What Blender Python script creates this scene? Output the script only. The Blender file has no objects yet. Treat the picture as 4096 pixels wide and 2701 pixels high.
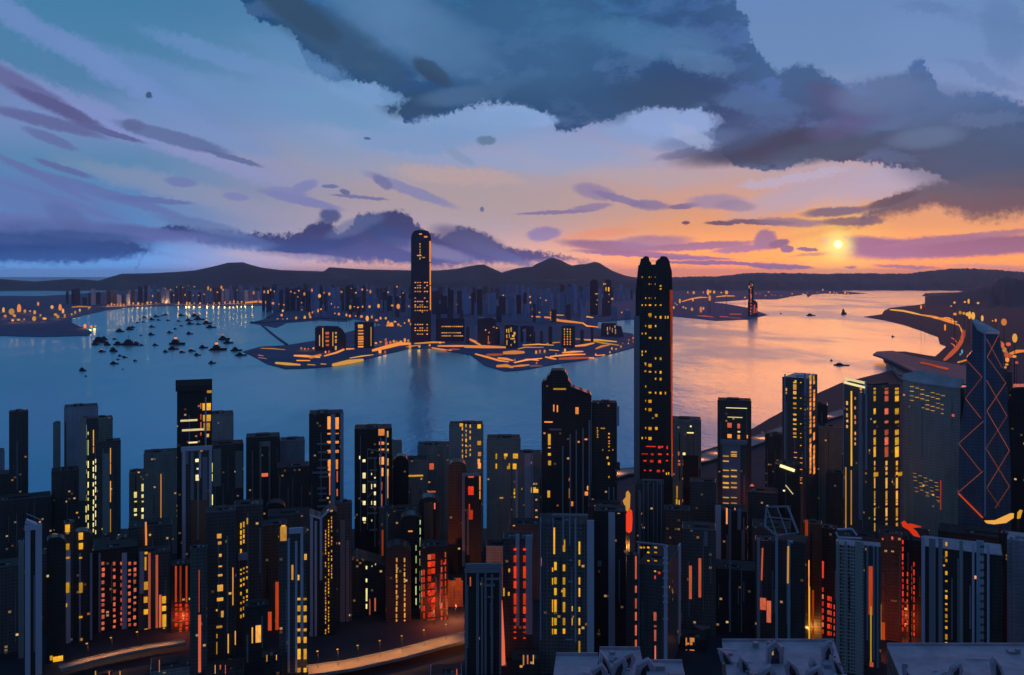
import bpy, bmesh, math, random
from mathutils import Vector, Matrix
random.seed(7)
SC = bpy.context.scene
COL = SC.collection
F, H, CX, HY = 910.0, 400.0, 512.0, 274.0     # focal length in px of a 1024 wide frame, eye height, vanishing point
R = math.radians

# ---------------------------------------------------------------- camera
cam_d = bpy.data.cameras.new('camera'); cam = bpy.data.objects.new('camera', cam_d); COL.objects.link(cam)
cam.location = (0, 0, H); cam.rotation_euler = (R(90), 0, 0)
cam_d.sensor_width = 36; cam_d.lens = F / 1024 * 36
cam_d.shift_y = -(337.5 - HY) / 1024
cam_d.clip_start = 1; cam_d.clip_end = 900000
SC.camera = cam
SC.view_settings.view_transform = 'Standard'; SC.view_settings.look = 'None'
SC.view_settings.exposure = 0; SC.view_settings.gamma = 1
SC.cycles.use_denoising = True
SC.cycles.max_bounces = 6; SC.cycles.volume_bounces = 1
SC.cycles.sample_clamp_indirect = 4

def lin(c):
    return tuple(((v/255)/12.92 if v/255 <= .04045 else ((v/255+.055)/1.055)**2.4) for v in c[:3]) + (1,)

# ---------------------------------------------------------------- sun and sky (both laid out by compass bearing and height angle)
SUN_AZ, SUN_EL = math.atan((838-CX)/F), math.atan((HY-246)/F)
sd = bpy.data.lights.new('sun', 'SUN'); sd.energy = .56; sd.angle = R(22); sd.color = (1, .18, .0)   # a veiled, broad evening sun
so = bpy.data.objects.new('sun', sd); COL.objects.link(so)
sv = Vector((math.sin(SUN_AZ)*math.cos(SUN_EL), math.cos(SUN_AZ)*math.cos(SUN_EL), math.sin(SUN_EL)))
so.rotation_euler = sv.to_track_quat('Z', 'Y').to_euler()
so.location = (0, 0, 900)

W = bpy.data.worlds.new('World'); SC.world = W; W.use_nodes = True
nt = W.node_tree; nt.nodes.clear()
def N(t, **k):
    n = nt.nodes.new(t)
    for a, v in k.items(): setattr(n, a, v)
    return n
def put(sock, v):
    if hasattr(v, 'links') or isinstance(v, bpy.types.NodeSocket): nt.links.new(v, sock)
    else: sock.default_value = v
def M(op, a, b=None, c=None, clamp=False):
    n = N('ShaderNodeMath', operation=op); n.use_clamp = clamp
    put(n.inputs[0], a)
    if b is not None: put(n.inputs[1], b)
    if c is not None: put(n.inputs[2], c)
    return n.outputs[0]
def MR(v, a, b, c, d, smooth=True):
    n = N('ShaderNodeMapRange'); n.interpolation_type = 'SMOOTHSTEP' if smooth else 'LINEAR'
    for i, x in enumerate((v, a, b, c, d)): put(n.inputs[i], x)
    return n.outputs[0]
def MIX(f, a, b):
    n = N('ShaderNodeMix', data_type='RGBA')
    put(n.inputs[0], f); put(n.inputs[6], a); put(n.inputs[7], b)
    return n.outputs[2]
def NOISE(vec, scale, detail=4, rough=.55):
    n = N('ShaderNodeTexNoise'); put(n.inputs['Vector'], vec)
    n.inputs['Scale'].default_value = scale; n.inputs['Detail'].default_value = detail; n.inputs['Roughness'].default_value = rough
    return n
def RAMP(f, stops):
    n = N('ShaderNodeValToRGB'); put(n.inputs[0], f); e = n.color_ramp.elements
    while len(e) < len(stops): e.new(.5)
    for i, (p, c) in enumerate(stops): e[i].position = p
    for i, (p, c) in enumerate(stops): e[i].color = lin(c)
    return n.outputs[0]
def sky_at(px, py):
    az = math.atan((px-CX)/F); el = math.atan((HY-py)/F*math.cos(az))
    return math.degrees(az), math.degrees(el)
def CURVE(f, pts):
    n = N('ShaderNodeFloatCurve'); put(n.inputs['Value'], f)
    cu = n.mapping.curves[0]; n.mapping.use_clip = False
    q = sorted(((sky_at(x, y)[0]+34)/68, sky_at(x, y)[1]/24) for x, y in pts)
    while len(cu.points) < len(q): cu.points.new(.5, .5)
    for p, (x, y) in zip(cu.points, q):
        p.location = (x, y); p.handle_type = 'AUTO_CLAMPED'
    n.mapping.update()
    return M('MULTIPLY', n.outputs[0], 24.0)

tc = N('ShaderNodeTexCoord'); sep = N('ShaderNodeSeparateXYZ'); nt.links.new(tc.outputs['Generated'], sep.inputs[0])
sx, sy, sz = sep.outputs
AZ0 = M('MULTIPLY', M('ARCTAN2', sx, sy), 57.2958)
EL0 = M('MULTIPLY', M('ABSOLUTE', M('ARCSINE', sz)), 57.2958)
comb = N('ShaderNodeCombineXYZ'); put(comb.inputs[0], AZ0); put(comb.inputs[1], EL0); comb.inputs[2].default_value = 1
flat = N('ShaderNodeVectorMath', operation='MULTIPLY'); put(flat.inputs[0], comb.outputs[0]); flat.inputs[1].default_value = (.5, 1, 1)
big = NOISE(flat.outputs[0], .42, 5, .6); rag = NOISE(comb.outputs[0], 3.2, 5, .65)
def warp(kb, kr):
    a = N('ShaderNodeVectorMath', operation='MULTIPLY_ADD')
    put(a.inputs[0], big.outputs['Color']); a.inputs[1].default_value = (kb*1.6, kb, 0)
    put(a.inputs[2], comb.outputs[0])
    b = N('ShaderNodeVectorMath', operation='MULTIPLY_ADD')
    put(b.inputs[0], rag.outputs['Color']); b.inputs[1].default_value = (kr, kr, 0)
    put(b.inputs[2], a.outputs[0])
    c = N('ShaderNodeVectorMath', operation='SUBTRACT'); put(c.inputs[0], b.outputs[0])
    c.inputs[1].default_value = (kb*.8+kr*.5, kb*.5+kr*.5, 0)
    s = N('ShaderNodeSeparateXYZ'); put(s.inputs[0], c.outputs[0])
    return c.outputs[0], s.outputs[0], s.outputs[1]
WV, WA, WE = warp(.9, .35)      # soft patchy warp for the clear sky
e20 = M('DIVIDE', WE, 20.0)
rampL = RAMP(e20, [(.01, (84, 142, 206)), (.1, (76, 132, 196)), (.2, (86, 132, 188)), (.33, (88, 133, 176)), (.42, (112, 138, 188)), (.55, (78, 126, 168)), (.7, (70, 126, 168)), (.85, (62, 120, 164))])
rampC = RAMP(e20, [(.01, (206, 152, 140)), (.06, (196, 156, 152)), (.15, (178, 160, 174)), (.25, (166, 152, 164)), (.34, (162, 156, 178)), (.44, (132, 152, 194)), (.58, (118, 152, 198)), (.75, (84, 130, 176)), (.9, (72, 120, 160))])
rampR = RAMP(e20, [(.01, (250, 140, 70)), (.06, (248, 152, 82)), (.12, (236, 156, 108)), (.2, (214, 152, 126)), (.3, (184, 156, 162)), (.39, (158, 156, 190)), (.48, (130, 146, 192)), (.62, (100, 136, 184)), (.8, (98, 134, 186)), (.92, (104, 138, 190))])
fLC = MR(WA, -24.0, -7.0, 0.0, 1.0); fCR = MR(WA, -2.0, 12.0, 0.0, 1.0)
col = MIX(fCR, MIX(fLC, rampL, rampC), rampR)
# warm halo round the low sun
dv = N('ShaderNodeVectorMath', operation='DISTANCE'); put(dv.inputs[0], tc.outputs['Generated']); dv.inputs[1].default_value = sv
DS = M('MULTIPLY', dv.outputs['Value'], 57.2958)
col = MIX(MR(DS, 0.5, 4.0, .6, 0.0), col, lin((246, 186, 96)))

def band(col, pts_lo, pts_hi, c_lo, c_hi, soft_lo, soft_hi, op, wv):
    _, a, e = wv
    f = M('DIVIDE', M('ADD', a, 34.0), 68.0, clamp=True)
    lo = CURVE(f, pts_lo); hi = CURVE(f, pts_hi)
    d1 = M('SUBTRACT', e, lo); d2 = M('SUBTRACT', hi, e)
    m = M('MULTIPLY', MR(d1, -soft_lo, soft_lo, 0.0, 1.0), MR(d2, -soft_hi, soft_hi, 0.0, 1.0))
    t = MR(M('DIVIDE', d1, M('MAXIMUM', M('ADD', d1, d2), .3)), 0.05, .95, 0.0, 1.0)
    c = MIX(t, c_lo, c_hi)
    return MIX(M('MULTIPLY', m, op), col, c)
def stroke(col, px, py, rx, ry, ang, rgb, op=.8, soft=.35, wv=None):
    v = (wv or W2)[0]; a, e = sky_at(px, py); c, q = math.cos(R(-ang)), math.sin(R(-ang)); rx /= 15.5; ry /= 15.5
    def dot(k1, k2):
        n = N('ShaderNodeVectorMath', operation='DOT_PRODUCT'); put(n.inputs[0], v); n.inputs[1].default_value = (k1, k2, -(k1*a+k2*e)); return n.outputs['Value']
    vv = dot(-q/ry, c/ry); v2 = M('MULTIPLY', vv, vv); uu = dot(c/rx, q/rx)
    soft *= .62; op = min(1, op*1.1)
    return MIX(MR(M('MULTIPLY_ADD', uu, uu, v2), (1+soft)**2, max(0, 1-soft)**2, 0.0, op), col, lin(rgb))
W2 = warp(.35, .3)
W3 = warp(1.2, 1.0)
# pale streaks in the clear sky on the left and under the great cloud
for s in [(60, 42, 120, 10, 26, (116, 142, 200), .8, .9), (150, 78, 60, 16, 18, (112, 144, 200), .6, .9), (110, 118, 130, 9, 20, (134, 146, 204), .75, .9),
          (60, 112, 60, 8, 16, (128, 140, 200), .5, .9), (250, 165, 70, 10, 14, (150, 150, 194), .5, .9), (455, 122, 90, 18, 4, (126, 156, 204), .8, .5),
          (670, 128, 60, 18, 2, (128, 158, 206), .85, .5), (350, 140, 60, 26, 16, (120, 152, 192), .5, .8), (180, 190, 80, 10, 14, (160, 156, 176), .45, .9),
          (880, 180, 110, 12, -10, (160, 164, 206), .7, .8), (800, 192, 60, 10, -20, (176, 158, 176), .6, .8), (520, 200, 120, 16, 4, (176, 156, 158), .6, .9),
          (340, 100, 50, 16, 8, (104, 146, 186), .5, .9), (950, 60, 60, 40, 30, (110, 142, 196), .5, .9)]:
    col = stroke(col, s[0], s[1], s[2], s[3], s[4], s[5], s[6]*.75, s[7], wv=W3)
# the great blue-grey cloud
LO = [(150, -60), (225, -14), (240, 0), (263, 24), (290, 30), (308, 68), (332, 80), (376, 79), (396, 88), (398, 108), (392, 117), (410, 124), (432, 118), (462, 108), (490, 104), (530, 110), (551, 120), (554, 132), (575, 132), (592, 122), (640, 110), (690, 107), (706, 118), (716, 136), (724, 154), (740, 169), (785, 167), (802, 158), (830, 160), (880, 164), (935, 174), (948, 182), (960, 186), (1024, 190), (1100, 190)]
UP = [(150, -90), (640, -90), (725, -40), (738, 0), (746, 20), (756, 50), (766, 66), (778, 71), (800, 64), (830, 74), (852, 84), (872, 78), (902, 72), (915, 60), (924, 56), (928, 72), (932, 88), (946, 98), (962, 95), (985, 92), (1008, 100), (1024, 108), (1100, 112)]
cl_hi = MIX(MR(WA, 2.0, 15.0, 0.0, 1.0), lin((46, 108, 160)), lin((62, 102, 160)))
cl_lo = MIX(MR(WA, 6.0, 18.0, 0.0, 1.0), lin((20, 70, 120)), lin((26, 52, 102)))
pat = NOISE(flat.outputs[0], .62, 7, .62)
cl_hi = MIX(MR(pat.outputs['Fac'], .47, .56, 0.0, .75), cl_hi, lin((40, 84, 130)))
cl_lo = MIX(MR(pat.outputs['Fac'], .49, .4, 0.0, .6), cl_lo, lin((70, 104, 152)))
col = band(col, LO, UP, cl_lo, cl_hi, .12, .22, .97, W3)
for s in [(410, 26, 74, 26, 24, (86, 128, 172), .75, .9), (335, 40, 70, 18, 28, (52, 84, 118), .7, .7), (300, 14, 44, 12, 30, (44, 74, 104), .8, .5), (432, 72, 20, 8, 30, (40, 62, 92), .8, .4), (415, 104, 30, 12, -5, (42, 72, 104), .6, .7),
          (460, 96, 36, 8, -6, (74, 108, 150), .6, .7), (600, 98, 90, 18, 4, (38, 80, 122), .6, .9), (660, 92, 40, 14, 0, (34, 70, 108), .6, .8), (765, 148, 70, 12, -6, (34, 54, 92), .85, .7), (745, 130, 44, 14, -18, (52, 84, 132), .5, .8),
          (840, 148, 60, 9, -8, (46, 76, 112), .7, .7), (830, 92, 20, 7, 24, (66, 78, 126), .7, .6), (852, 108, 34, 10, 14, (64, 74, 122), .6, .8), (845, 126, 28, 9, -14, (72, 78, 128), .6, .8), (880, 92, 34, 14, -6, (96, 122, 168), .55, .9),
          (930, 110, 50, 18, 6, (74, 104, 150), .6, .9), (985, 150, 60, 30, 0, (54, 82, 120), .7, .9), (925, 138, 26, 8, -4, (92, 118, 158), .5, .8), (700, 140, 34, 8, -8, (84, 110, 158), .5, .8), (690, 152, 30, 4, -10, (80, 92, 138), .6, .6), (520, 40, 80, 40, 0, (58, 104, 146), .5, 1.0)]:
    col = stroke(col, *s)
for s in [(366, 92, 34, 10, 6, (112, 152, 200), .8, .4), (515, 118, 38, 9, 3, (132, 164, 212), .85, .35), (470, 124, 60, 10, -4, (124, 156, 202), .7, .6), (672, 121, 42, 11, 0, (136, 162, 212), .85, .35), (690, 135, 22, 8, 30, (150, 168, 208), .7, .5), (330, 110, 60, 14, 14, (104, 148, 192), .6, .6),
          (300, 60, 50, 9, 20, (92, 136, 184), .6, .6), (230, 60, 70, 8, 16, (104, 142, 194), .6, .6), (420, 150, 90, 10, 8, (136, 156, 198), .6, .6), (560, 160, 90, 12, 2, (146, 160, 198), .6, .6), (640, 176, 70, 7, 4, (176, 160, 172), .5, .5), (460, 176, 60, 7, 4, (190, 162, 158), .5, .5), (790, 178, 46, 5, -8, (176, 172, 206), .6, .5), (985, 120, 30, 6, 4, (84, 112, 158), .5, .5), (760, 105, 40, 8, 10, (64, 100, 150), .6, .5), (960, 14, 60, 6, 22, (96, 128, 180), .5, .7), (1004, 34, 14, 26, -10, (86, 120, 172), .5, .6), (925, 8, 24, 5, 10, (90, 122, 174), .5, .6), (985, 76, 30, 5, 30, (92, 124, 176), .5, .7), (420, 138, 60, 13, -4, (118, 150, 196), .6, .4), (575, 148, 50, 10, 4, (138, 158, 200), .6, .4), (250, 100, 60, 14, 14, (108, 144, 194), .5, .45), (200, 130, 70, 10, 18, (118, 146, 196), .5, .45), (650, 40, 60, 16, 10, (70, 120, 168), .55, .6), (700, 60, 30, 10, 16, (80, 120, 166), .6, .5)]:
    col = stroke(col, *s, wv=W3)
# violet grey bank hanging under it on the right
col = band(col, [(700, 260), (800, 236), (840, 226), (872, 219), (888, 214), (905, 214), (925, 208), (950, 214), (985, 220), (1024, 214), (1100, 212)], [(700, 262), (800, 238), (840, 226), (868, 206), (890, 194), (905, 188), (925, 182), (960, 178), (1024, 170), (1100, 165)], lin((84, 70, 98)), lin((70, 80, 112)), .4, .35, .95, W3)
# low banks along the horizon
col = band(col, [(-60, 262), (0, 262), (60, 262), (100, 261), (130, 257), (152, 253), (165, 255), (400, 270)], [(-60, 226), (0, 227), (14, 226), (40, 234), (70, 228), (90, 236), (120, 240), (150, 250), (165, 256), (400, 271)], lin((24, 66, 128)), lin((10, 40, 98)), .25, .2, .95, W3)
col = band(col, [(140, 262), (170, 232), (200, 240), (250, 246), (300, 256), (340, 262), (400, 264), (440, 266), (500, 262), (560, 260), (620, 264)], [(140, 261), (175, 224), (215, 230), (250, 232), (290, 234), (322, 222), (338, 232), (360, 216), (400, 212), (416, 224), (440, 236), (465, 226), (480, 232), (510, 246), (545, 252), (580, 258), (620, 265)], lin((30, 62, 128)), lin((6, 42, 108)), .3, .16, .93, W3)
for s in [(235, 240, 40, 7, 10, (74, 100, 156), .6, .6), (310, 246, 44, 6, -8, (34, 62, 122), .7, .5), (355, 226, 26, 7, -20, (84, 104, 156), .55, .6), (430, 250, 40, 6, 14, (120, 118, 158), .55, .6), (390, 236, 22, 8, 20, (40, 68, 128), .7, .5), (280, 256, 50, 4, 2, (168, 150, 176), .5, .6), (500, 254, 34, 5, 20, (70, 84, 138), .7, .5), (205, 226, 40, 5, 12, (88, 112, 166), .6, .6), (330, 216, 9, 7, 0, (46, 72, 130), .8, .5), (70, 228, 110, 8, 4, (96, 104, 164), .7, .6), (130, 232, 50, 6, 4, (80, 96, 158), .75, .5), (45, 232, 60, 9, -2, (60, 90, 150), .5, .8), (90, 240, 50, 7, 4, (34, 70, 128), .6, .6), (66, 215, 18, 9, 30, (64, 86, 140), .7, .6),
          # brush-like wisps on the left
          (32, 92, 44, 8, 28, (96, 100, 150), .8, .5), (60, 108, 36, 5, 22, (84, 86, 136), .8, .4), (48, 122, 44, 5, 12, (92, 98, 150), .8, .5), (108, 132, 30, 2.6, 14, (88, 94, 146), .85, .4), (50, 138, 22, 4, 20, (94, 106, 158), .75, .5), (175, 138, 48, 6.5, 13, (92, 110, 158), .85, .4), (135, 125, 9, 5, 0, (90, 104, 150), .8, .5), (232, 158, 26, 2.6, 15, (88, 104, 152), .8, .4), (150, 95, 2.6, 3.2, 0, (52, 68, 104), .8, .4),
          (62, 168, 22, 3, 18, (90, 104, 160), .85, .4), (44, 178, 42, 3.4, 26, (94, 112, 168), .85, .4), (100, 192, 70, 4.5, 16, (94, 110, 170), .75, .5), (150, 200, 36, 2.6, 4, (92, 108, 168), .8, .4), (60, 200, 50, 3, 18, (92, 112, 168), .7, .5), (182, 182, 14, 4.5, 5, (108, 122, 176), .85, .4), (236, 197, 11, 3.6, 5, (122, 128, 180), .85, .4), (40, 200, 60, 16, 12, (96, 116, 178), .6, .8),
          (305, 186, 12, 5, -20, (122, 128, 180), .8, .5), (330, 186, 8, 2, 0, (100, 108, 160), .85, .4), (300, 200, 38, 4.5, 12, (118, 124, 178), .8, .45), (288, 192, 18, 4, 8, (122, 128, 180), .7, .5), (360, 197, 26, 1.6, 4, (108, 112, 164), .85, .4), (345, 192, 5, 2.4, 20, (96, 100, 150), .85, .4), (410, 190, 44, 5, 20, (128, 130, 176), .8, .45), (383, 182, 10, 5, 30, (110, 112, 160), .8, .4), (482, 209, 2.4, 2.2, 0, (92, 96, 140), .8, .3),
          # wisps right of centre
          (486, 140, 9, 4.6, -4, (92, 122, 156), .85, .4), (460, 156, 14, 4, 30, (124, 146, 182), .6, .6), (368, 139, 3, 1.6, 0, (60, 90, 130), .8, .3), (555, 212, 36, 1.8, -2, (128, 112, 160), .85, .4), (590, 208, 20, 3.6, -8, (132, 116, 162), .75, .5), (595, 192, 20, 7, 12, (134, 122, 164), .75, .5), (620, 199, 26, 3.4, 16, (124, 112, 160), .8, .4), (650, 205, 18, 4.6, 4, (122, 110, 156), .8, .5), (684, 206, 14, 2.6, -4, (112, 98, 146), .85, .4), (715, 202, 24, 6.5, 0, (142, 130, 168), .75, .6), (735, 206, 18, 5, 4, (140, 124, 160), .7, .5),
          (686, 223, 4, 1.8, 0, (82, 72, 108), .9, .3), (722, 223, 16, 2, 0, (84, 72, 110), .9, .4), (760, 222, 30, 2.6, 3, (92, 78, 116), .9, .4), (790, 222, 28, 4, 4, (120, 104, 140), .75, .6), (836, 211, 28, 4, -4, (96, 88, 124), .85, .5), (850, 221, 26, 4, 0, (94, 82, 116), .8, .5), (890, 200, 22, 4, -14, (72, 66, 98), .85, .4),
          (545, 234, 16, 7, -4, (134, 120, 172), .8, .4), (470, 240, 34, 10, 16, (70, 78, 128), .7, .6), (610, 246, 44, 5, 4, (122, 88, 132), .8, .6), (600, 234, 30, 4, -6, (226, 140, 112), .6, .8), (650, 242, 36, 6, -2, (140, 106, 148), .75, .6), (700, 246, 50, 3.6, -3, (138, 96, 138), .85, .5), (640, 254, 60, 2.6, 3, (130, 92, 138), .85, .5), (766, 240, 10, 9, -30, (132, 100, 142), .85, .4), (780, 244, 9, 4, -10, (112, 84, 128), .9, .4), (788, 249, 6, 2.6, 0, (116, 88, 132), .9, .4), (808, 249, 9, 1.8, 4, (112, 84, 130), .9, .4), (740, 249, 24, 3, -6, (134, 98, 142), .8, .5),
          (720, 263, 62, 1.9, 2, (116, 84, 132), .9, .5), (780, 267, 28, 2.2, 3, (112, 82, 132), .9, .4), (690, 258, 40, 1.6, 2, (122, 88, 136), .85, .5), (690, 268, 40, 1.8, 0, (214, 136, 116), .4, .7), (872, 246, 40, 8, 6, (134, 92, 136), .9, .5), (930, 248, 70, 9, -3, (132, 90, 132), .92, .5), (1000, 246, 60, 8, -5, (128, 86, 122), .9, .5), (960, 238, 60, 3, -6, (142, 98, 134), .75, .6), (850, 241, 8, 2.6, 30, (110, 80, 126), .9, .4), (822, 254, 26, 1.8, -2, (176, 126, 104), .8, .6), (905, 267, 24, 1.6, 2, (150, 104, 128), .85, .5), (850, 268, 5, 1.2, 0, (140, 98, 128), .85, .4), (985, 266, 30, 1.6, 2, (176, 128, 132), .6, .6)]:
    col = stroke(col, *s)
# the sun itself, half veiled
col = MIX(MR(DS, .15, 1.3, .95, 0.0), col, lin((250, 222, 128)))
glow = N('ShaderNodeVectorMath', operation='MULTIPLY_ADD')
put(glow.inputs[0], col); 
gm = MR(DS, .08, .3, 1.0, 0.0)
gc = N('ShaderNodeCombineXYZ'); put(gc.inputs[0], M('MULTIPLY', gm, 1.0)); put(gc.inputs[1], M('MULTIPLY', gm, .95)); put(gc.inputs[2], M('MULTIPLY', gm, .62))
glow.inputs[1].default_value = (1, 1, 1); put(glow.inputs[2], gc.outputs[0])
# the sky behind the viewer is already deep blue
back = MR(M('ABSOLUTE', AZ0), 50.0, 110.0, 0.0, 1.0)
high = MR(EL0, 18.0, 60.0, 0.0, 1.0)
fin = MIX(back, glow.outputs[0], lin((62, 82, 112)))
fin = MIX(M('MULTIPLY', high, .8), fin, lin((56, 88, 128)))
# a little of the physical twilight sky under it
st = N('ShaderNodeTexSky', sky_type='NISHITA'); st.sun_disc = False; st.sun_elevation = SUN_EL; st.sun_rotation = SUN_AZ; st.altitude = 400
bg1 = N('ShaderNodeBackground'); put(bg1.inputs[0], fin); put(bg1.inputs[1], MR(EL0, .1, 3.2, 1.65, 1.0))
bg2 = N('ShaderNodeBackground'); put(bg2.inputs[0], st.outputs[0]); bg2.inputs[1].default_value = .004
add = N('ShaderNodeAddShader'); put(add.inputs[0], bg1.outputs[0]); put(add.inputs[1], bg2.outputs[0])
wo = N('ShaderNodeOutputWorld'); put(wo.inputs[0], add.outputs[0])
W.cycles.sampling_method = 'MANUAL'; W.cycles.sample_map_resolution = 512

# ---------------------------------------------------------------- helpers
def ground(px, py, z=0.0):
    s = (H-z)*F/(py-HY); return Vector(((px-CX)/F*s, s, z))
def at(px, py, D): return Vector(((px-CX)/F*D, D, H-(py-HY)/F*D))
def link(name, data, parent=None, loc=(0, 0, 0)):
    o = bpy.data.objects.new(name, data); COL.objects.link(o); o.location = loc
    if parent: o.parent = parent
    return o
def tag(o, label, cat, group=None):
    o['label'] = label; o['category'] = cat
    if group: o['group'] = group
    return o
def thing(name, label, cat, loc, rz=0.0, group=None):
    o = link(name, None, None, loc); o.rotation_euler.z = rz; o.empty_display_size = 5
    return tag(o, label, cat, group)
def kind(o, k): o['kind'] = k; return o
class MB:
    def __init__(s): s.v = []; s.f = []
    def box(s, x0, x1, y0, y1, z0, z1):
        n = len(s.v); s.v += [(x, y, z) for z in (z0, z1) for x, y in ((x0, y0), (x1, y0), (x1, y1), (x0, y1))]
        s.f += [tuple(n+i for i in q) for q in ((3, 2, 1, 0), (4, 5, 6, 7), (0, 1, 5, 4), (1, 2, 6, 5), (2, 3, 7, 6), (3, 0, 4, 7))]; return s
    def prism(s, pts, y0, y1):                 # outline in x,z pushed from y0 to y1
        n = len(s.v); k = len(pts)
        s.v += [(x, y0, z) for x, z in pts] + [(x, y1, z) for x, z in pts]
        s.f += [tuple(n+i for i in range(k)), tuple(n+k+i for i in reversed(range(k)))]
        s.f += [(n+i, n+k+i, n+k+(i+1) % k, n+(i+1) % k) for i in range(k)]; return s
    def slab(s, pts, z0, z1):                  # outline in x,y (z may be per point)
        n = len(s.v); k = len(pts)
        s.v += [(p[0], p[1], z0) for p in pts] + [(p[0], p[1], z1) for p in pts]
        s.f += [tuple(n+i for i in reversed(range(k))), tuple(n+k+i for i in range(k))]
        s.f += [(n+i, n+(i+1) % k, n+k+(i+1) % k, n+k+i) for i in range(k)]; return s
    def tube(s, path, rad, seg=8):
        path = [Vector(p) for p in path]; rings = []
        rr = rad if isinstance(rad, (list, tuple)) else [rad]*len(path)
        for i, p in enumerate(path):
            d = (path[min(i+1, len(path)-1)]-path[max(i-1, 0)]).normalized()
            a = d.cross(Vector((0, 0, 1))); a = a.normalized() if a.length > 1e-4 else Vector((1, 0, 0)); b = a.cross(d)
            n = len(s.v); rings.append(n)
            s.v += [tuple(p+(a*math.cos(t)+b*math.sin(t))*rr[i]) for t in (2*math.pi*j/seg for j in range(seg))]
        for n0, n1 in zip(rings, rings[1:]):
            s.f += [(n0+j, n0+(j+1) % seg, n1+(j+1) % seg, n1+j) for j in range(seg)]
        s.f += [tuple(rings[0]+j for j in reversed(range(seg))), tuple(rings[-1]+j for j in range(seg))]; return s
    def ball(s, c, rx, ry, rz, u=10, w=7):
        n = len(s.v); c = Vector(c)
        for i in range(1, w):
            t = math.pi*i/w
            s.v += [(c.x+rx*math.sin(t)*math.cos(2*math.pi*j/u), c.y+ry*math.sin(t)*math.sin(2*math.pi*j/u), c.z+rz*math.cos(t)) for j in range(u)]
        s.v += [(c.x, c.y, c.z+rz), (c.x, c.y, c.z-rz)]; T = n+(w-1)*u
        for i in range(w-2):
            s.f += [(n+i*u+j, n+(i+1)*u+j, n+(i+1)*u+(j+1) % u, n+i*u+(j+1) % u) for j in range(u)]
        s.f += [(T, n+j, n+(j+1) % u) for j in range(u)] + [(T+1, n+(w-2)*u+(j+1) % u, n+(w-2)*u+j) for j in range(u)]; return s
    def mesh(s, name, mat, smooth=False):
        me = bpy.data.meshes.new(name); me.from_pydata(s.v, [], s.f)
        if mat: me.materials.append(mat)
        bm = bmesh.new(); bm.from_mesh(me); bmesh.ops.recalc_face_normals(bm, faces=bm.faces); bm.to_mesh(me); bm.free()
        if smooth: me.polygons.foreach_set('use_smooth', [True]*len(me.polygons))
        return me
    def build(s, name, mat, parent=None, loc=(0, 0, 0), smooth=False):
        return link(name, s.mesh(name, mat, smooth), parent, loc)

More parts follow.
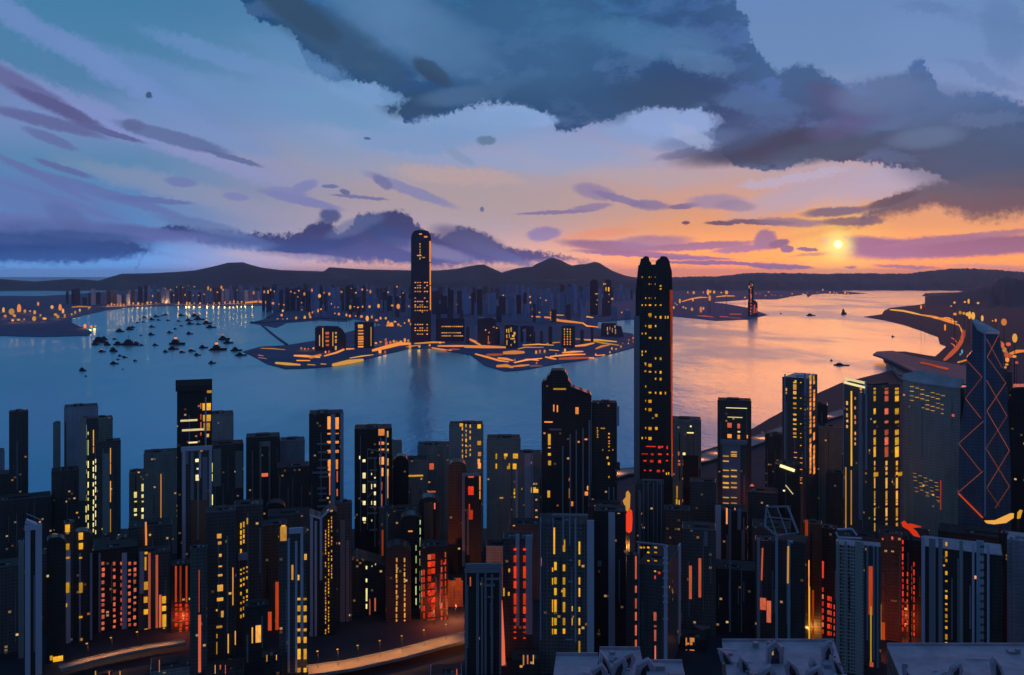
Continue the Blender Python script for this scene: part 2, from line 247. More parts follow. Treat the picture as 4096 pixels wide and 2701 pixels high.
# ---------------------------------------------------------------- materials
def newmat(name):
    global nt
    m = bpy.data.materials.new(name); m.use_nodes = True; nt = m.node_tree; nt.nodes.clear(); return m
def out(sh, vol=None):
    o = N('ShaderNodeOutputMaterial'); put(o.inputs[0], sh) if sh else None
    if vol: put(o.inputs[1], vol)
def principled(c, rough=.6, spec=.4, bump=None):
    p = N('ShaderNodeBsdfPrincipled'); put(p.inputs['Base Color'], c); put(p.inputs['Roughness'], rough); p.inputs['Specular IOR Level'].default_value = spec
    if bump: put(p.inputs['Normal'], bump)
    return p.outputs[0]
def facade(name, a, g, fl=3.6, bay=3.4, gl=.5, lit=0.0):
    """concrete bands a and dark glazing g in a floor and bay grid, streaked by weather"""
    m = newmat(name); t = N('ShaderNodeTexCoord'); s = N('ShaderNodeSeparateXYZ'); put(s.inputs[0], t.outputs['Object'])
    x = M('ADD', s.outputs[0], s.outputs[1])
    fx = M('FRACT', M('DIVIDE', x, bay)); fz = M('FRACT', M('DIVIDE', s.outputs[2], fl))
    w = M('MULTIPLY', M('MULTIPLY', M('GREATER_THAN', fx, .22), M('GREATER_THAN', fz, .38)), gl)
    vm = N('ShaderNodeVectorMath', operation='MULTIPLY'); put(vm.inputs[0], t.outputs['Object']); vm.inputs[1].default_value = (.22, .22, .012)
    n1 = NOISE(vm.outputs[0], 1.0, 4, .6); n2 = NOISE(t.outputs['Object'], .03, 3, .6)
    dirt = M('ADD', M('MULTIPLY', n1.outputs['Fac'], .9), M('MULTIPLY', n2.outputs['Fac'], .7))
    oi = N('ShaderNodeObjectInfo'); 
    k = M('MULTIPLY', M('ADD', dirt, .2), M('ADD', M('MULTIPLY', oi.outputs['Random'], .4), .8))
    c = MIX(w, a+(1,), g+(1,))
    vv = N('ShaderNodeVectorMath', operation='SCALE'); put(vv.inputs[0], c); put(vv.inputs[3], k)
    sh = principled(vv.outputs[0], MR(w, 0.0, .5, .75, .3, False), .3)
    if lit:                                     # some rooms behind the glazing have their lamps on
        cx = N('ShaderNodeCombineXYZ'); put(cx.inputs[0], M('FLOOR', M('DIVIDE', x, bay))); put(cx.inputs[1], M('FLOOR', M('DIVIDE', s.outputs[2], fl))); put(cx.inputs[2], M('MULTIPLY', oi.outputs['Random'], 91.0))
        wn = N('ShaderNodeTexWhiteNoise', noise_dimensions='3D'); put(wn.inputs['Vector'], cx.outputs[0])
        cl = NOISE(cx.outputs[0], .13, 2, .5)
        on = M('MULTIPLY', M('LESS_THAN', wn.outputs['Value'], M('MULTIPLY', MR(cl.outputs['Fac'], .45, .7, 0.15, 2.2), lit)), M('MULTIPLY', M('GREATER_THAN', fx, .22), M('GREATER_THAN', fz, .38)))
        em = N('ShaderNodeEmission'); sp = N('ShaderNodeSeparateXYZ'); put(sp.inputs[0], wn.outputs['Color'])
        put(em.inputs[0], MIX(sp.outputs[1], lin((240, 150, 70)), lin((250, 214, 140)))); put(em.inputs[1], M('MULTIPLY', on, M('ADD', M('MULTIPLY', M('POWER', sp.outputs[2], 3.0), .75), .07)))
        ad = N('ShaderNodeAddShader'); put(ad.inputs[0], sh); put(ad.inputs[1], em.outputs[0]); sh = ad.outputs[0]
        m.cycles.emission_sampling = 'NONE'
    out(sh); return m
def plain(name, a, rough=.7, var=.5, scale=.05):
    m = newmat(name); t = N('ShaderNodeTexCoord'); n = NOISE(t.outputs['Object'], scale, 5, .6)
    vv = N('ShaderNodeVectorMath', operation='SCALE'); vv.inputs[0].default_value = a
    put(vv.inputs[3], M('ADD', M('MULTIPLY', n.outputs['Fac'], var*2), 1-var))
    out(principled(vv.outputs[0], rough, .25)); return m
def lamp(name, rgb, k=1.0, var=.75):
    m = newmat(name); oi = N('ShaderNodeObjectInfo'); t = N('ShaderNodeTexCoord'); n = NOISE(t.outputs['Object'], 2.6, 3, .6)
    e = N('ShaderNodeEmission'); e.inputs[0].default_value = lin(rgb)
    put(e.inputs[1], M('MULTIPLY', M('ADD', M('MULTIPLY', oi.outputs['Random'], var), k*(1-var*.5)), M('ADD', M('MULTIPLY', n.outputs['Fac'], 1.1), .4)))
    out(e.outputs[0]); m.cycles.emission_sampling = 'NONE'; return m
MT = dict(
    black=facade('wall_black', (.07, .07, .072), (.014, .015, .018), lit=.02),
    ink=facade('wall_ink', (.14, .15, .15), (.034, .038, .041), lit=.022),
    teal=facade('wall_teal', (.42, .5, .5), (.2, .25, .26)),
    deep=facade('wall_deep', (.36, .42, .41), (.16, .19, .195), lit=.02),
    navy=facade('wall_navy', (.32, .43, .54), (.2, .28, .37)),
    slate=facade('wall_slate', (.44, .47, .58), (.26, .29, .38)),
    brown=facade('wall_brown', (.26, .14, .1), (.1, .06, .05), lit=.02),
    rib=facade('wall_rib', (.42, .48, .48), (.09, .11, .12), 3.4, 2.6, .9),
    glass=facade('wall_glass', (.10, .14, .20), (.045, .065, .105), 4, 3, .5),
    trim=plain('trim_slate', (.58, .62, .78), .6, .3, .06),
    trimd=plain('trim_dark', (.27, .31, .38), .6, .3, .06),
    trimb=plain('trim_blue', (.34, .47, .64), .6, .3, .06),
    olive=plain('trim_olive', (.34, .40, .40), .7, .25, .05),
    roof=plain('roof_tar', (.05, .055, .06), .85, .5, .08),
    roofs=plain('roof_slate', (.46, .52, .60), .8, .5, .06),
    roofl=plain('roof_lavender', (.42, .39, .48), .85, .6, .12), roofh=plain('roof_hall', (.13, .115, .15), .7, .5, .03),
    hull=plain('boat_hull', (.012, .014, .016), .6, .3, .2),
    cabin=plain('boat_cabin', (.02, .022, .025), .6, .3, .2),
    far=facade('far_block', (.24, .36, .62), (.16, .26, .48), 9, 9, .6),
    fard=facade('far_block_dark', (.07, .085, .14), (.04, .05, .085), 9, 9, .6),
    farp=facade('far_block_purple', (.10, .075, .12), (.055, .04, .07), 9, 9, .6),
    yellow=lamp('lit_yellow', (252, 196, 72), 1.05), pale=lamp('lit_pale', (255, 236, 150), 1.05), orange=lamp('lit_orange', (250, 150, 72), .95),
    red=lamp('lit_red', (236, 60, 28), .72), salmon=lamp('lit_salmon', (212, 98, 68), .8), amber=lamp('lit_amber', (226, 160, 72), .9), gold=lamp('lit_gold', (232, 168, 44), .82), rust=lamp('lit_rust', (176, 62, 24), .8), dull=lamp('lit_dull', (168, 88, 54), .7), green=lamp('lit_green', (190, 206, 150), .8),
    cream=lamp('lit_cream', (255, 236, 170), 1.05), blue=lamp('lit_blue', (90, 160, 200), .6),
    road=plain('road_asphalt', (.30, .28, .26), .8, .4, .02),
    pole=plain('lamp_pole', (.05, .05, .055), .6, .2, .5),
)
# water: dark deep blue body under a rippled mirror, calmer and rougher in wind patches
def water_mat():
    m = newmat('water'); t = N('ShaderNodeTexCoord'); 
    vm = N('ShaderNodeVectorMath', operation='MULTIPLY'); put(vm.inputs[0], t.outputs['Object']); vm.inputs[1].default_value = (.0011, .0005, 1)
    n1 = NOISE(vm.outputs[0], 1.0, 5, .6)
    n2 = NOISE(t.outputs['Object'], .035, 4, .6)
    bp = N('ShaderNodeBump'); bp.inputs['Strength'].default_value = .3; bp.inputs['Distance'].default_value = 4
    vs = N('ShaderNodeVectorMath', operation='MULTIPLY'); put(vs.inputs[0], t.outputs['Object']); vs.inputs[1].default_value = (.004, .0022, 1)
    n3 = NOISE(vs.outputs[0], 1.0, 6, .62)
    put(bp.inputs['Height'], M('ADD', n2.outputs['Fac'], M('MULTIPLY', n3.outputs['Fac'], 5.0)))
    def gloss(r0, r1):
        g = N('ShaderNodeBsdfGlossy'); g.inputs[0].default_value = (.44, .76, .78, 1)
        put(g.inputs['Roughness'], MR(n1.outputs['Fac'], .42, .6, r0, r1)); put(g.inputs['Normal'], bp.outputs[0]); return g.outputs[0]
    mx = N('ShaderNodeMixShader'); mx.inputs[0].default_value = .5; put(mx.inputs[1], gloss(.09, .27)); put(mx.inputs[2], gloss(.34, .46))
    d = N('ShaderNodeBsdfDiffuse'); d.inputs[0].default_value = (.01, .32, .85, 1)
    lw = N('ShaderNodeFresnel'); lw.inputs[0].default_value = 1.33
    f = MR(lw.outputs[0], .02, .6, .36, .86, False)
    m2 = N('ShaderNodeMixShader'); put(m2.inputs[0], f); put(m2.inputs[1], d.outputs[0]); put(m2.inputs[2], mx.outputs[0]); out(m2.outputs[0]); return m
MT['water'] = water_mat()
MT['land'] = plain('land', (.055, .10, .21), .9, .5, .004)
MT['nearland'] = plain('city_ground', (.03, .045, .065), .9, .5, .02)
MT['hill'] = plain('hill_scrub', (.06, .07, .095), .95, .5, .002)
# ================================================================ the setting
def land(name, pts, z=3.0, mat='land', jag=0.0):
    q = []
    for i, (x, y) in enumerate(pts):
        q.append(ground(x, y)); x2, y2 = pts[(i+1) % len(pts)]
        n = max(1, int(math.hypot(x2-x, (y2-y)*2)/7))
        for k in range(1, n):
            t = k/n; q.append(ground(x+(x2-x)*t+random.uniform(-jag, jag), y+(y2-y)*t+random.uniform(-jag, jag)*.25))
    return kind(MB().slab(q, -8, z).build(name, MT[mat]), 'structure')
wm = MB(); Lw = 120000
wm.v = [(-Lw, -6000, 0), (Lw, -6000, 0), (Lw, Lw, 0), (-Lw, Lw, 0)]; wm.f = [(0, 1, 2, 3)]
kind(wm.build('water', MT['water']), 'structure')

# evening air over the whole harbour
def haze():
    m = newmat('haze'); v = N('ShaderNodeVolumePrincipled')
    v.inputs['Color'].default_value = (.78, .86, 1, 1); v.inputs['Density'].default_value = 8.5e-6; v.inputs['Anisotropy'].default_value = .45
    out(None, v.outputs[0])
    kind(MB().box(-124000, 124000, -7000, 124000, -12, 945).build('haze', m), 'stuff')
haze()

def hill(name, D, crest, depth, z_foot=0.0, bump=0.0, n=4, mat='hill', label=None):
    """a ridge: crest line given by the skyline, with a front and a back slope of real depth"""
    mb = MB(); xs = []
    for (xa, ya), (xb, yb) in zip(crest, crest[1:]):
        k = max(1, int((xb-xa)/(1.6 if bump else 4)))
        xs += [(xa+(xb-xa)*i/k, ya+(yb-ya)*i/k) for i in range(k)]
    xs.append(crest[-1]); rows = []
    prof = [(-1, 0), (-.72, .2), (-.45, .5), (-.2, .82), (0, 1), (.3, .8), (.65, .35), (1, 0)]
    for i, (x, y) in enumerate(xs):
        p = at(x, y, D); h = max(p.z, 4)
        h += random.uniform(-bump, bump)
        n0 = len(mb.v); rows.append(n0); ph = i*.37
        for j, (dy, f) in enumerate(prof):
            w = 0 if f in (0, 1) else .09*math.sin(ph*1.7+j*2.1)+.06*math.sin(ph*.6+j)
            yy = D+dy*depth*(1+.12*math.sin(ph+j)*(f < 1))
            mb.v.append((p.x*yy/D, yy, (z_foot-3 if f == 0 else h*(f+w))))
    L = len(prof)
    for a, b in zip(rows, rows[1:]):
        mb.f += [(a+j, b+j, b+j+1, a+j+1) for j in range(L-1)]
    mb.f += [tuple(rows[0]+j for j in range(L)), tuple(rows[-1]+j for j in reversed(range(L)))]
    return kind(mb.build(name, MT[mat], smooth=True), 'structure')
hill('hills', 24000, [(-90, 276), (0, 279), (35, 281.5), (69, 279), (85, 279.5), (102, 281), (118, 279), (130, 283)], 2500)
hill('hills', 26000, [(95, 282), (110, 277), (122, 273.6), (150, 273.2), (175, 272), (194, 270.5), (206, 268), (217, 265.5), (228, 262.6), (243, 262.2), (250, 264.5), (262, 267.6), (280, 270), (330, 271.5), (350, 276)], 3000)
hill('hills', 25000, [(190, 277), (215, 271.5), (236, 267.5), (248, 267), (262, 269), (280, 271.5), (310, 275), (330, 280)], 1800)
hill('hills', 27000, [(318, 276), (328, 268), (329.5, 267.2), (346, 268.2), (364, 269.3), (405, 270.2), (425, 270.6), (440, 270.2), (456, 268.8), (467, 266.6), (479, 264.6), (484, 264.4), (491, 267.6), (501, 272.2), (512, 276)], 2600)
hill('hills', 27500, [(490, 277), (501, 272.6), (516, 268.4), (525, 267.2), (532, 266.8), (536, 264), (541, 262), (547, 259), (552, 257.4), (556, 258.4), (562, 260.6), (567, 263.4), (572, 265.4), (579, 264.4), (586, 264), (591, 262.6), (596, 261.8), (600, 263.2), (607, 267.6), (613, 271), (625, 275.4), (636, 277.6), (660, 280)], 2800)
hill('hills', 20000, [(250, 283), (300, 279.5), (360, 279), (430, 279.5), (520, 280), (600, 279), (640, 281), (660, 284)], 2000)
hill('hills', 33000, [(655, 277.6), (690, 276.6), (718, 276), (732, 274.6), (745, 273.2), (770, 272.8), (800, 273.2), (830, 273.6), (860, 273.3), (905, 273.6), (925, 271.4), (945, 269), (956, 268.4), (975, 268.6), (1000, 270), (1024, 272), (1110, 273)], 3600, bump=18)
hill('hills', 24000, [(640, 283), (662, 280.8), (700, 279.6), (730, 280), (760, 280), (800, 281.6), (850, 281.8), (900, 282), (940, 281), (975, 283), (1040, 284)], 2200, bump=14)
hill('hills', 13500, [(925, 297), (945, 295), (968, 290), (985, 287), (993, 282), (1000, 278), (1007, 276.4), (1013, 278.6), (1024, 280.4), (1060, 279), (1120, 278)], 2600, bump=10)
# shores
land('shore', [(-120, 296), (44, 296), (120, 291), (300, 289), (450, 287.5), (640, 287.5), (700, 290), (776, 291), (806, 294), (776, 299.5), (748, 299.6), (712, 302.5), (726, 304), (748, 308), (768, 315), (749, 319.5), (717, 321), (673, 316.5), (634, 319.5), (598, 322), (597, 328.5), (633, 334), (636, 347), (611, 354), (582, 360.5), (554, 364.5), (531, 369), (515, 371), (505, 371.5), (495.5, 369), (484, 365.5), (470, 355), (431, 348.5), (410, 348.5), (387, 354), (364, 360), (329, 367), (306, 368.5), (285, 369), (268, 364.5), (252, 356), (243, 352), (261, 347), (287, 345.5), (315, 341), (353, 331), (383, 325), (354, 319), (346, 322), (318, 320.5), (287, 323), (276, 328), (264, 325.6), (250, 323), (264, 319.5), (275, 312), (264, 305.5), (220, 306), (173, 306), (127, 307.6), (104, 311), (72, 318), (72, 323), (92, 332), (88, 336), (40, 337), (0, 336), (-120, 335)], jag=.5)
land('shore', [(776, 291), (640, 287.5), (640, 286.5), (720, 285.8), (1200, 285.6), (1200, 292), (966, 292), (940, 288), (904, 286.4), (823, 288.2), (845, 291.5), (867, 293.6), (850, 294.4), (824, 293.6), (812, 294.8), (808, 297.5), (806, 294)], jag=.25)
land('shore', [(1200, 292), (966, 292), (925, 293.4), (922, 296), (934, 297.4), (941, 300.4), (919, 305), (890, 308), (884, 311), (882, 314.5), (864, 317), (885, 320.6), (904, 325), (922, 331), (938, 337), (940, 344), (947, 346.5), (935, 357), (905, 352), (892, 352), (882, 356), (884, 362), (894, 370), (880, 374), (840, 384), (800, 402), (770, 419), (730, 443), (690, 456), (650, 466), (610, 475), (560, 500), (520, 530), (300, 531), (-150, 530), (-150, 700), (-400, 4000), (1400, 4000), (1400, 700), (1200, 480)], mat='nearland', jag=.35)
# breakwater arms
for path, w in (([(262, 325.5), (272, 334), (280, 340), (287, 345)], 9), ([(264, 305), (271, 306), (275, 309.5), (274, 314), (268, 318)], 16), ([(251, 323), (262, 323.4), (290, 321.5), (318, 319), (346, 320)], 14)):
    kind(MB().tube([ground(x, y, 1) for x, y in path], w, 6).build('breakwater', MT['land']), 'structure')

# ================================================================ far city
UNIT = {}
def unit_variants(mat):
    """four small block shapes one unit wide, deep and high: set-back roof house, rounded head, cut corners, twin core"""
    if mat in UNIT: return UNIT[mat]
    a = MB().box(-.5, .5, -.5, .5, 0, .96); a.box(-.28, .2, -.3, .3, .955, 1)
    arch = [(-.5, 0), (.5, 0), (.5, .9), (.42, .955), (.25, .99), (0, 1), (-.25, .99), (-.42, .955), (-.5, .9)]
    b = MB().prism(arch, -.5, .5)
    c = MB().slab([(-.5, -.3), (-.3, -.5), (.3, -.5), (.5, -.3), (.5, .3), (.3, .5), (-.3, .5), (-.5, .3)], 0, .97); c.box(-.2, .3, -.25, .25, .965, 1)
    d = MB().box(-.5, -.06, -.5, .5, 0, 1); d.box(-.07, .5, -.42, .5, 0, .93)
    UNIT[mat] = [m.mesh('block', MT[mat]) for m in (a, b, c, d)]; return UNIT[mat]
def far_block(x0, x1, ytop, ybase, mat, label, group, var=None, name='tower_block', z0=2.0):
    D = (H-z0)*F/(ybase-HY); c = ground((x0+x1)/2, ybase, z0); w = (x1-x0)/F*D
    h = (ybase-ytop)/F*D
    u = unit_variants(mat); o = link(name, u[random.randrange(4) if var is None else var], None, c)
    o.scale = (w, min(w, 60)+10, h); o.rotation_euler.z = -math.atan2(c.x, c.y)
    return tag(o, label, 'building', group)
random.seed(21)
def row(xa, xb, base, tops, wid, gap, mats, label, group):
    x = xa
    while x < xb:
        w = random.uniform(*wid); m = random.choice(mats)
        kind_ = {'far': 'pale blue', 'fard': 'dark navy', 'farp': 'dark purple'}[m]
        far_block(x, x+w, random.uniform(*tops), base+random.uniform(-.6, .6), m, label % kind_, group+' (%s)' % kind_)
        x += w+random.uniform(*gap)
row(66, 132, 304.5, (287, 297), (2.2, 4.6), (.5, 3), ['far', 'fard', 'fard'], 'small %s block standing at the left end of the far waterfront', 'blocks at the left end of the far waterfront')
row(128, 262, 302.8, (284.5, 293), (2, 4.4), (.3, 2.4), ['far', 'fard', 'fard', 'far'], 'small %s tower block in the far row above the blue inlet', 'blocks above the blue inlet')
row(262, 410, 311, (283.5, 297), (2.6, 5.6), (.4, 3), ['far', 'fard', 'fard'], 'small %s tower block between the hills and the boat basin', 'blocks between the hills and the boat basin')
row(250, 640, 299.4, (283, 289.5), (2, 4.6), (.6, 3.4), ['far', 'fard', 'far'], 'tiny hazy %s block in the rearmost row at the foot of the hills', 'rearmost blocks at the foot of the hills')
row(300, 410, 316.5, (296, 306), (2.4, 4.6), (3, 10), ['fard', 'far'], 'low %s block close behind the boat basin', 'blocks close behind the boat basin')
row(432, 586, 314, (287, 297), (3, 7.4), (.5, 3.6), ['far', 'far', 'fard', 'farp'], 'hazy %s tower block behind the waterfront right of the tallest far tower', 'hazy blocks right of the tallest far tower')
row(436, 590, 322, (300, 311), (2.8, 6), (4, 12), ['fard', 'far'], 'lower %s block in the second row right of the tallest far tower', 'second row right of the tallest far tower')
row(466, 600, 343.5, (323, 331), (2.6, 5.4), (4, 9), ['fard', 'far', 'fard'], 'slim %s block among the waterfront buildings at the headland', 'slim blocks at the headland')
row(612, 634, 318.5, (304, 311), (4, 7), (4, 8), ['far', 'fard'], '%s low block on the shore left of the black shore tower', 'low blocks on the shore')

CUBE = {}
def cube(mat):
    if mat not in CUBE: CUBE[mat] = MB().box(-.5, .5, -.5, .5, -.5, .5).mesh('panel', MT[mat])
    return CUBE[mat]
class Tower:
    """a building: front face square to the view (or turned by yaw), given by its left and right edge, skyline and distance"""
    def __init__(s, label, D, x0, x1, top, mat, depth=None, yaw=0.0, outline=None, roofmat='roof', name='tower', cat='tower', group=None, far=None, flat=True, base=None, cap=True):
        xm = (x0+x1)/2; a0 = math.atan((xm-CX)/F); a = a0+R(yaw)
        s.C = Vector((D*math.tan(a0), D, 0)); s.rot = Matrix.Rotation(a, 3, 'Z')     # world -> local
        s.o = s.rot @ (Vector((0, 0, H))-s.C)
        s.e = thing(name, label, cat, s.C, -a, group)
        s.u0 = s.F(x0, HY+9)[0]; s.u1 = s.F(x1, HY+9)[0]; w = s.u1-s.u0
        s.dep = depth if depth else min(max(w*.9, 14), 38)
        if far: s.dep = s.side('R' if far > xm else 'L', far, HY+9)[0]
        s.z0 = 0 if base is None else base
        if outline:
            pts = [s.F(x, y) for x, y in outline]; s.zt = max(p[1] for p in pts)
            MB().prism(pts, 0, s.dep).build('wall', MT[mat], s.e)
        else:
            zf = s.F(xm, top)[1]; k = (s.o.y*-1+s.dep)/(s.o.y*-1)
            s.zt = H-(H-zf)*k if flat else zf
            MB().box(s.u0, s.u1, 0, s.dep, s.z0, s.zt).build('wall', MT[mat], s.e)
            rf = MB().box(s.u0+.8, s.u1-.8, .8, s.dep-.8, s.zt-.2, s.zt+.5)
            r = rf.build('roof', MT[roofmat], s.e)
            if cap:
                w2 = w*random.uniform(.25, .45); u = s.u0+random.uniform(.15, .45)*w
                MB().box(u, u+w2, s.dep*.35, s.dep*.8, s.zt+.4, s.zt+2.2).build('roof_house', MT[roofmat], r)
                MB().box(s.u0-.15, s.u1+.15, -.25, .5, s.zt-.5, s.zt+1.1).build('parapet', MT[mat], r)
                for k in range(random.randint(1, 3)):
                    u = s.u0+random.uniform(.1, .85)*w; q = random.uniform(.8, 1.6); tk = MB()
                    tk.tube([(u, s.dep*.2, s.zt+.4), (u, s.dep*.2, s.zt+1.2+q)], q, 8).build('water_tank', MT['trimd'], r)
            if w > 12 and D < 1500 and name == 'tower':
                n = int(w/random.uniform(7, 12)); m2 = {'navy': 'slate', 'deep': 'olive', 'teal': 'olive'}.get(mat, 'trimd')
                for k in range(n):
                    u = s.u0+w*(k+.5+random.uniform(-.35, .35))/max(n, 1); q = random.uniform(.25, .8); za = s.zt*random.uniform(.55, .98); zb = za*random.uniform(.2, .7)
                    MB().box(u-q, u+q, -.3, .2, zb, za).build('fin', MT[m2 if random.random() > .35 else 'black'], s.e)
    def ray(s, px, py): return s.rot @ Vector(((px-CX)/F, 1, -(py-HY)/F))
    def F(s, px, py):
        d = s.ray(px, py); t = -s.o.y/d.y; return s.o.x+d.x*t, s.o.z+d.z*t
    def side(s, w, px, py):
        d = s.ray(px, py); t = ((s.u1 if w == 'R' else s.u0)-s.o.x)/d.x; return s.o.y+d.y*t, s.o.z+d.z*t
    def panel(s, name, mat, x0, y0, x1, y1, p=.35, face='F', th=.5):
        c = link(name, cube(mat), s.e)
        if face == 'F':
            a = s.F(x0, y0); b = s.F(x1, y1); c.location = ((a[0]+b[0])/2, th/2-p, (a[1]+b[1])/2)
            c.scale = (abs(b[0]-a[0]), th, abs(a[1]-b[1]))
        else:
            a = s.side(face, x0, y0); b = s.side(face, x1, y1); q = s.u1-th/2+p if face == 'R' else s.u0+th/2-p
            c.location = (q, (a[0]+b[0])/2, (a[1]+b[1])/2); c.scale = (th, abs(b[0]-a[0]), abs(a[1]-b[1]))
        return c
    def win(s, mat, *rects, face='F'):
        for r in rects: s.panel('window', mat, *r, face=face)
        return s
    def pil(s, mat, *rects, name='pilaster', p=1.0, face='F'):
        for r in rects: s.panel(name, mat, *r, p=p, th=p+.4, face=face)
        return s
    def col(s, mat, x, w, ya, yb, pitch=5.0, fill=.6, skip=.18, face='F', seed=None):
        rn = random.Random(seed if seed is not None else int(x*97+ya)); y = ya
        while y < yb-1:
            h = pitch*fill*rn.uniform(.55, 1.35); h = min(h, yb-y)
            if rn.random() > skip:
                jw = rn.uniform(-.12, .12)*w; s.panel('window', mat, x-w/2+jw, y, x+w/2+jw, y+h, face=face)
            y += max(h+pitch*(1-fill)*rn.uniform(.6, 1.4), 1.6)
        return s
    def line(s, name, mat, pts, w, p=.5, face='F'):
        """a thin band running from point to point across the front"""
        for (xa, ya), (xb, yb) in zip(pts, pts[1:]):
            if face == 'F':
                a, b = s.F(xa, ya), s.F(xb, yb); A = Vector((a[0], -p, a[1])); B = Vector((b[0], -p, b[1]))
            else:
                a, b = s.side(face, xa, ya), s.side(face, xb, yb); q = s.u1+p if face == 'R' else s.u0-p
                A = Vector((q, a[0], a[1])); B = Vector((q, b[0], b[1]))
            MB().tube([A, B], w, 6).build(name, MT[mat], s.e)
        return s

def scaled(D): return D/1100
# waterfront buildings of the far headland
random.seed(5)
def D_at(y): return H*F/(y-HY)
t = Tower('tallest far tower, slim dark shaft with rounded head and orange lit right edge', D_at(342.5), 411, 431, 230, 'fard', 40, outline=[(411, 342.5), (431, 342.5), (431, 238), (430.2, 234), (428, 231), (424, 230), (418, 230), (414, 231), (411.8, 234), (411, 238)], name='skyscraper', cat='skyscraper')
t.pil('orange', (429.3, 241, 430.9, 262), (429.6, 263, 430.9, 285), (429.9, 286, 430.9, 310), name='glow_strip', p=2)  # orange rim of the low sun, put in as glowing strips
t.win('orange', (419, 233.5, 422, 234.6), (424, 236, 427.4, 237.6)).col('amber', 420, .9, 240, 262, 3.2, .5).win('amber', (417, 255, 421.5, 256), (422, 257, 425, 258))
for y in (282, 285, 287.3, 291, 297.5, 301, 304.5, 306.5, 310, 311.5, 324, 327.5, 330, 333.6):
    for x in (414.5, 417, 419.4, 421.6, 424, 426.4):
        if random.random() > .22: t.win('orange' if random.random() > .4 else 'amber', (x, y, x+1.5, y+1))
b = Tower('squat dark block with cut top corners on the headland left of the tallest far tower', D_at(351), 315, 346, 326, 'fard', 60, outline=[(315, 351), (346, 351), (346, 335), (342, 329), (338, 326.5), (318, 326), (315, 328)], name='office_block', cat='building')
b.win('salmon', (325.5, 332, 329, 334.4), (325.5, 336, 329, 338), (325.5, 340, 329, 342), (326, 344, 329, 346)).win('amber', (335, 332, 336.8, 334), (335, 336, 336.8, 337.6), (335, 339, 336.8, 343), (335, 346, 336.6, 350), (322.4, 328, 323.2, 347), (319.2, 335, 319.9, 346), (332.5, 332, 333.2, 346))
b = Tower('narrow dark block with orange window slots, second building left of the tallest far tower', D_at(348.5), 354.5, 374, 322, 'fard', 50, name='office_block', cat='building')
b.win('amber', (358, 324.5, 363, 328)).win('orange', *[(358, y, 363.4, y+1.3) for y in (330, 333, 336, 341, 343.4, 346)]).win('orange', (358, 337.6, 363.6, 340.2)).pil('amber', (370.6, 327, 371.5, 346), name='glow_strip')
b = Tower('wide low dark block with three rows of lit dots right beside the tallest far tower', D_at(341.5), 436, 464.5, 318, 'fard', 60, name='office_block', cat='building')
for y in (326, 332.3, 335.4):
    for i in range(11):
        if random.random() > .15: b.win('amber', (441.5+i*2, y, 442.9+i*2, y+1))
b = Tower('dark block with ragged roof and few lit dots, third right of the tallest far tower', D_at(345), 477.5, 496.5, 317.6, 'fard', 55, outline=[(477.5, 345), (497, 345), (497, 336), (499, 334), (498.6, 326), (496.4, 325.5), (495.6, 319), (492, 317.6), (479, 318), (477.5, 320)], name='office_block', cat='building')
b.win('orange', (485, 329.4, 486.2, 330.6), (488.4, 332, 489.6, 333), (493, 326.6, 494.6, 327.6), (496, 327.6, 497.4, 328.6), (488, 336, 488.6, 341))
b = Tower('dark waterfront block with bright yellow windows behind orange quay lights', D_at(348.4), 504.5, 518, 325, 'fard', 45, name='office_block', cat='building')
b.win('amber', (506.2, 329, 507.2, 332.5), (508.4, 328.6, 509.2, 333), (510.4, 327.4, 511.8, 331.8), (506.4, 334.6, 507.2, 338), (509, 334, 509.8, 338), (512, 335, 514.4, 337), (513.6, 332, 515.4, 335), (510.4, 338, 514.8, 339.4), (506.4, 340, 507.4, 345), (514, 340.6, 515.2, 343), (510.6, 344, 511.6, 346))
b = Tower('plain dark block between the yellow windowed block and the three slim ones', D_at(342), 520.5, 534, 326, 'fard', 45, name='office_block', cat='building')
b.win('amber', (523, 330, 523.8, 331), (530, 335, 530.8, 336))
b = Tower('dark waterfront block with three neat columns of orange windows', D_at(348), 561.5, 575, 325.6, 'fard', 45, name='office_block', cat='building')
for x in (564.4, 567.4, 570.2):
    for y in (328.6, 331, 333.6, 336, 338.6, 341.2, 343.6): b.win('orange' if y > 334 else 'amber', (x-.5, y, x+.6, y+1.3))
b = Tower('low dark block with sloping shoulder on the water left of the black shore tower', D_at(337), 601, 618, 323, 'fard', 60, outline=[(601, 337), (624, 337), (623, 333), (621.6, 326.5), (616.4, 325.6), (616, 323), (602, 323), (601, 325)], name='office_block', cat='building')
b.win('amber', (607, 327, 607.8, 331), (607.4, 332, 608, 334.4), (609.6, 326.6, 610.2, 330), (612, 328, 612.7, 332.6), (614.6, 325.4, 615.4, 328), (615, 329, 616, 334))
b = Tower('tall dark purple twin tower with rounded head, left one of the pair', D_at(315), 590, 598, 279, 'farp', 60, outline=[(590, 315), (598, 315), (598, 282), (596.5, 280), (594, 279), (591.5, 280), (590, 282)], name='tower', cat='tower')
b.win('amber', (595, 293.4, 598, 294.3), (596.6, 299.6, 598, 300.4), (596, 304, 597, 305))
b = Tower('tall dark purple twin tower with lit top windows, right one of the pair', D_at(316), 603.6, 611.4, 279, 'farp', 60, outline=[(602, 316), (611.4, 316), (611.4, 281), (609.5, 279.4), (606.5, 279.4), (604, 281.4), (603.6, 284), (603.6, 297), (602, 299)], name='tower', cat='tower')
b.win('amber', (603.4, 283, 604.4, 285), (605.2, 283, 606, 285), (605.4, 287.2, 606.6, 291), (608, 287.2, 609.4, 291.4), (608.6, 294, 609.6, 295), (611, 298.2, 613.4, 299.6), (608, 301.4, 609.2, 302.2))
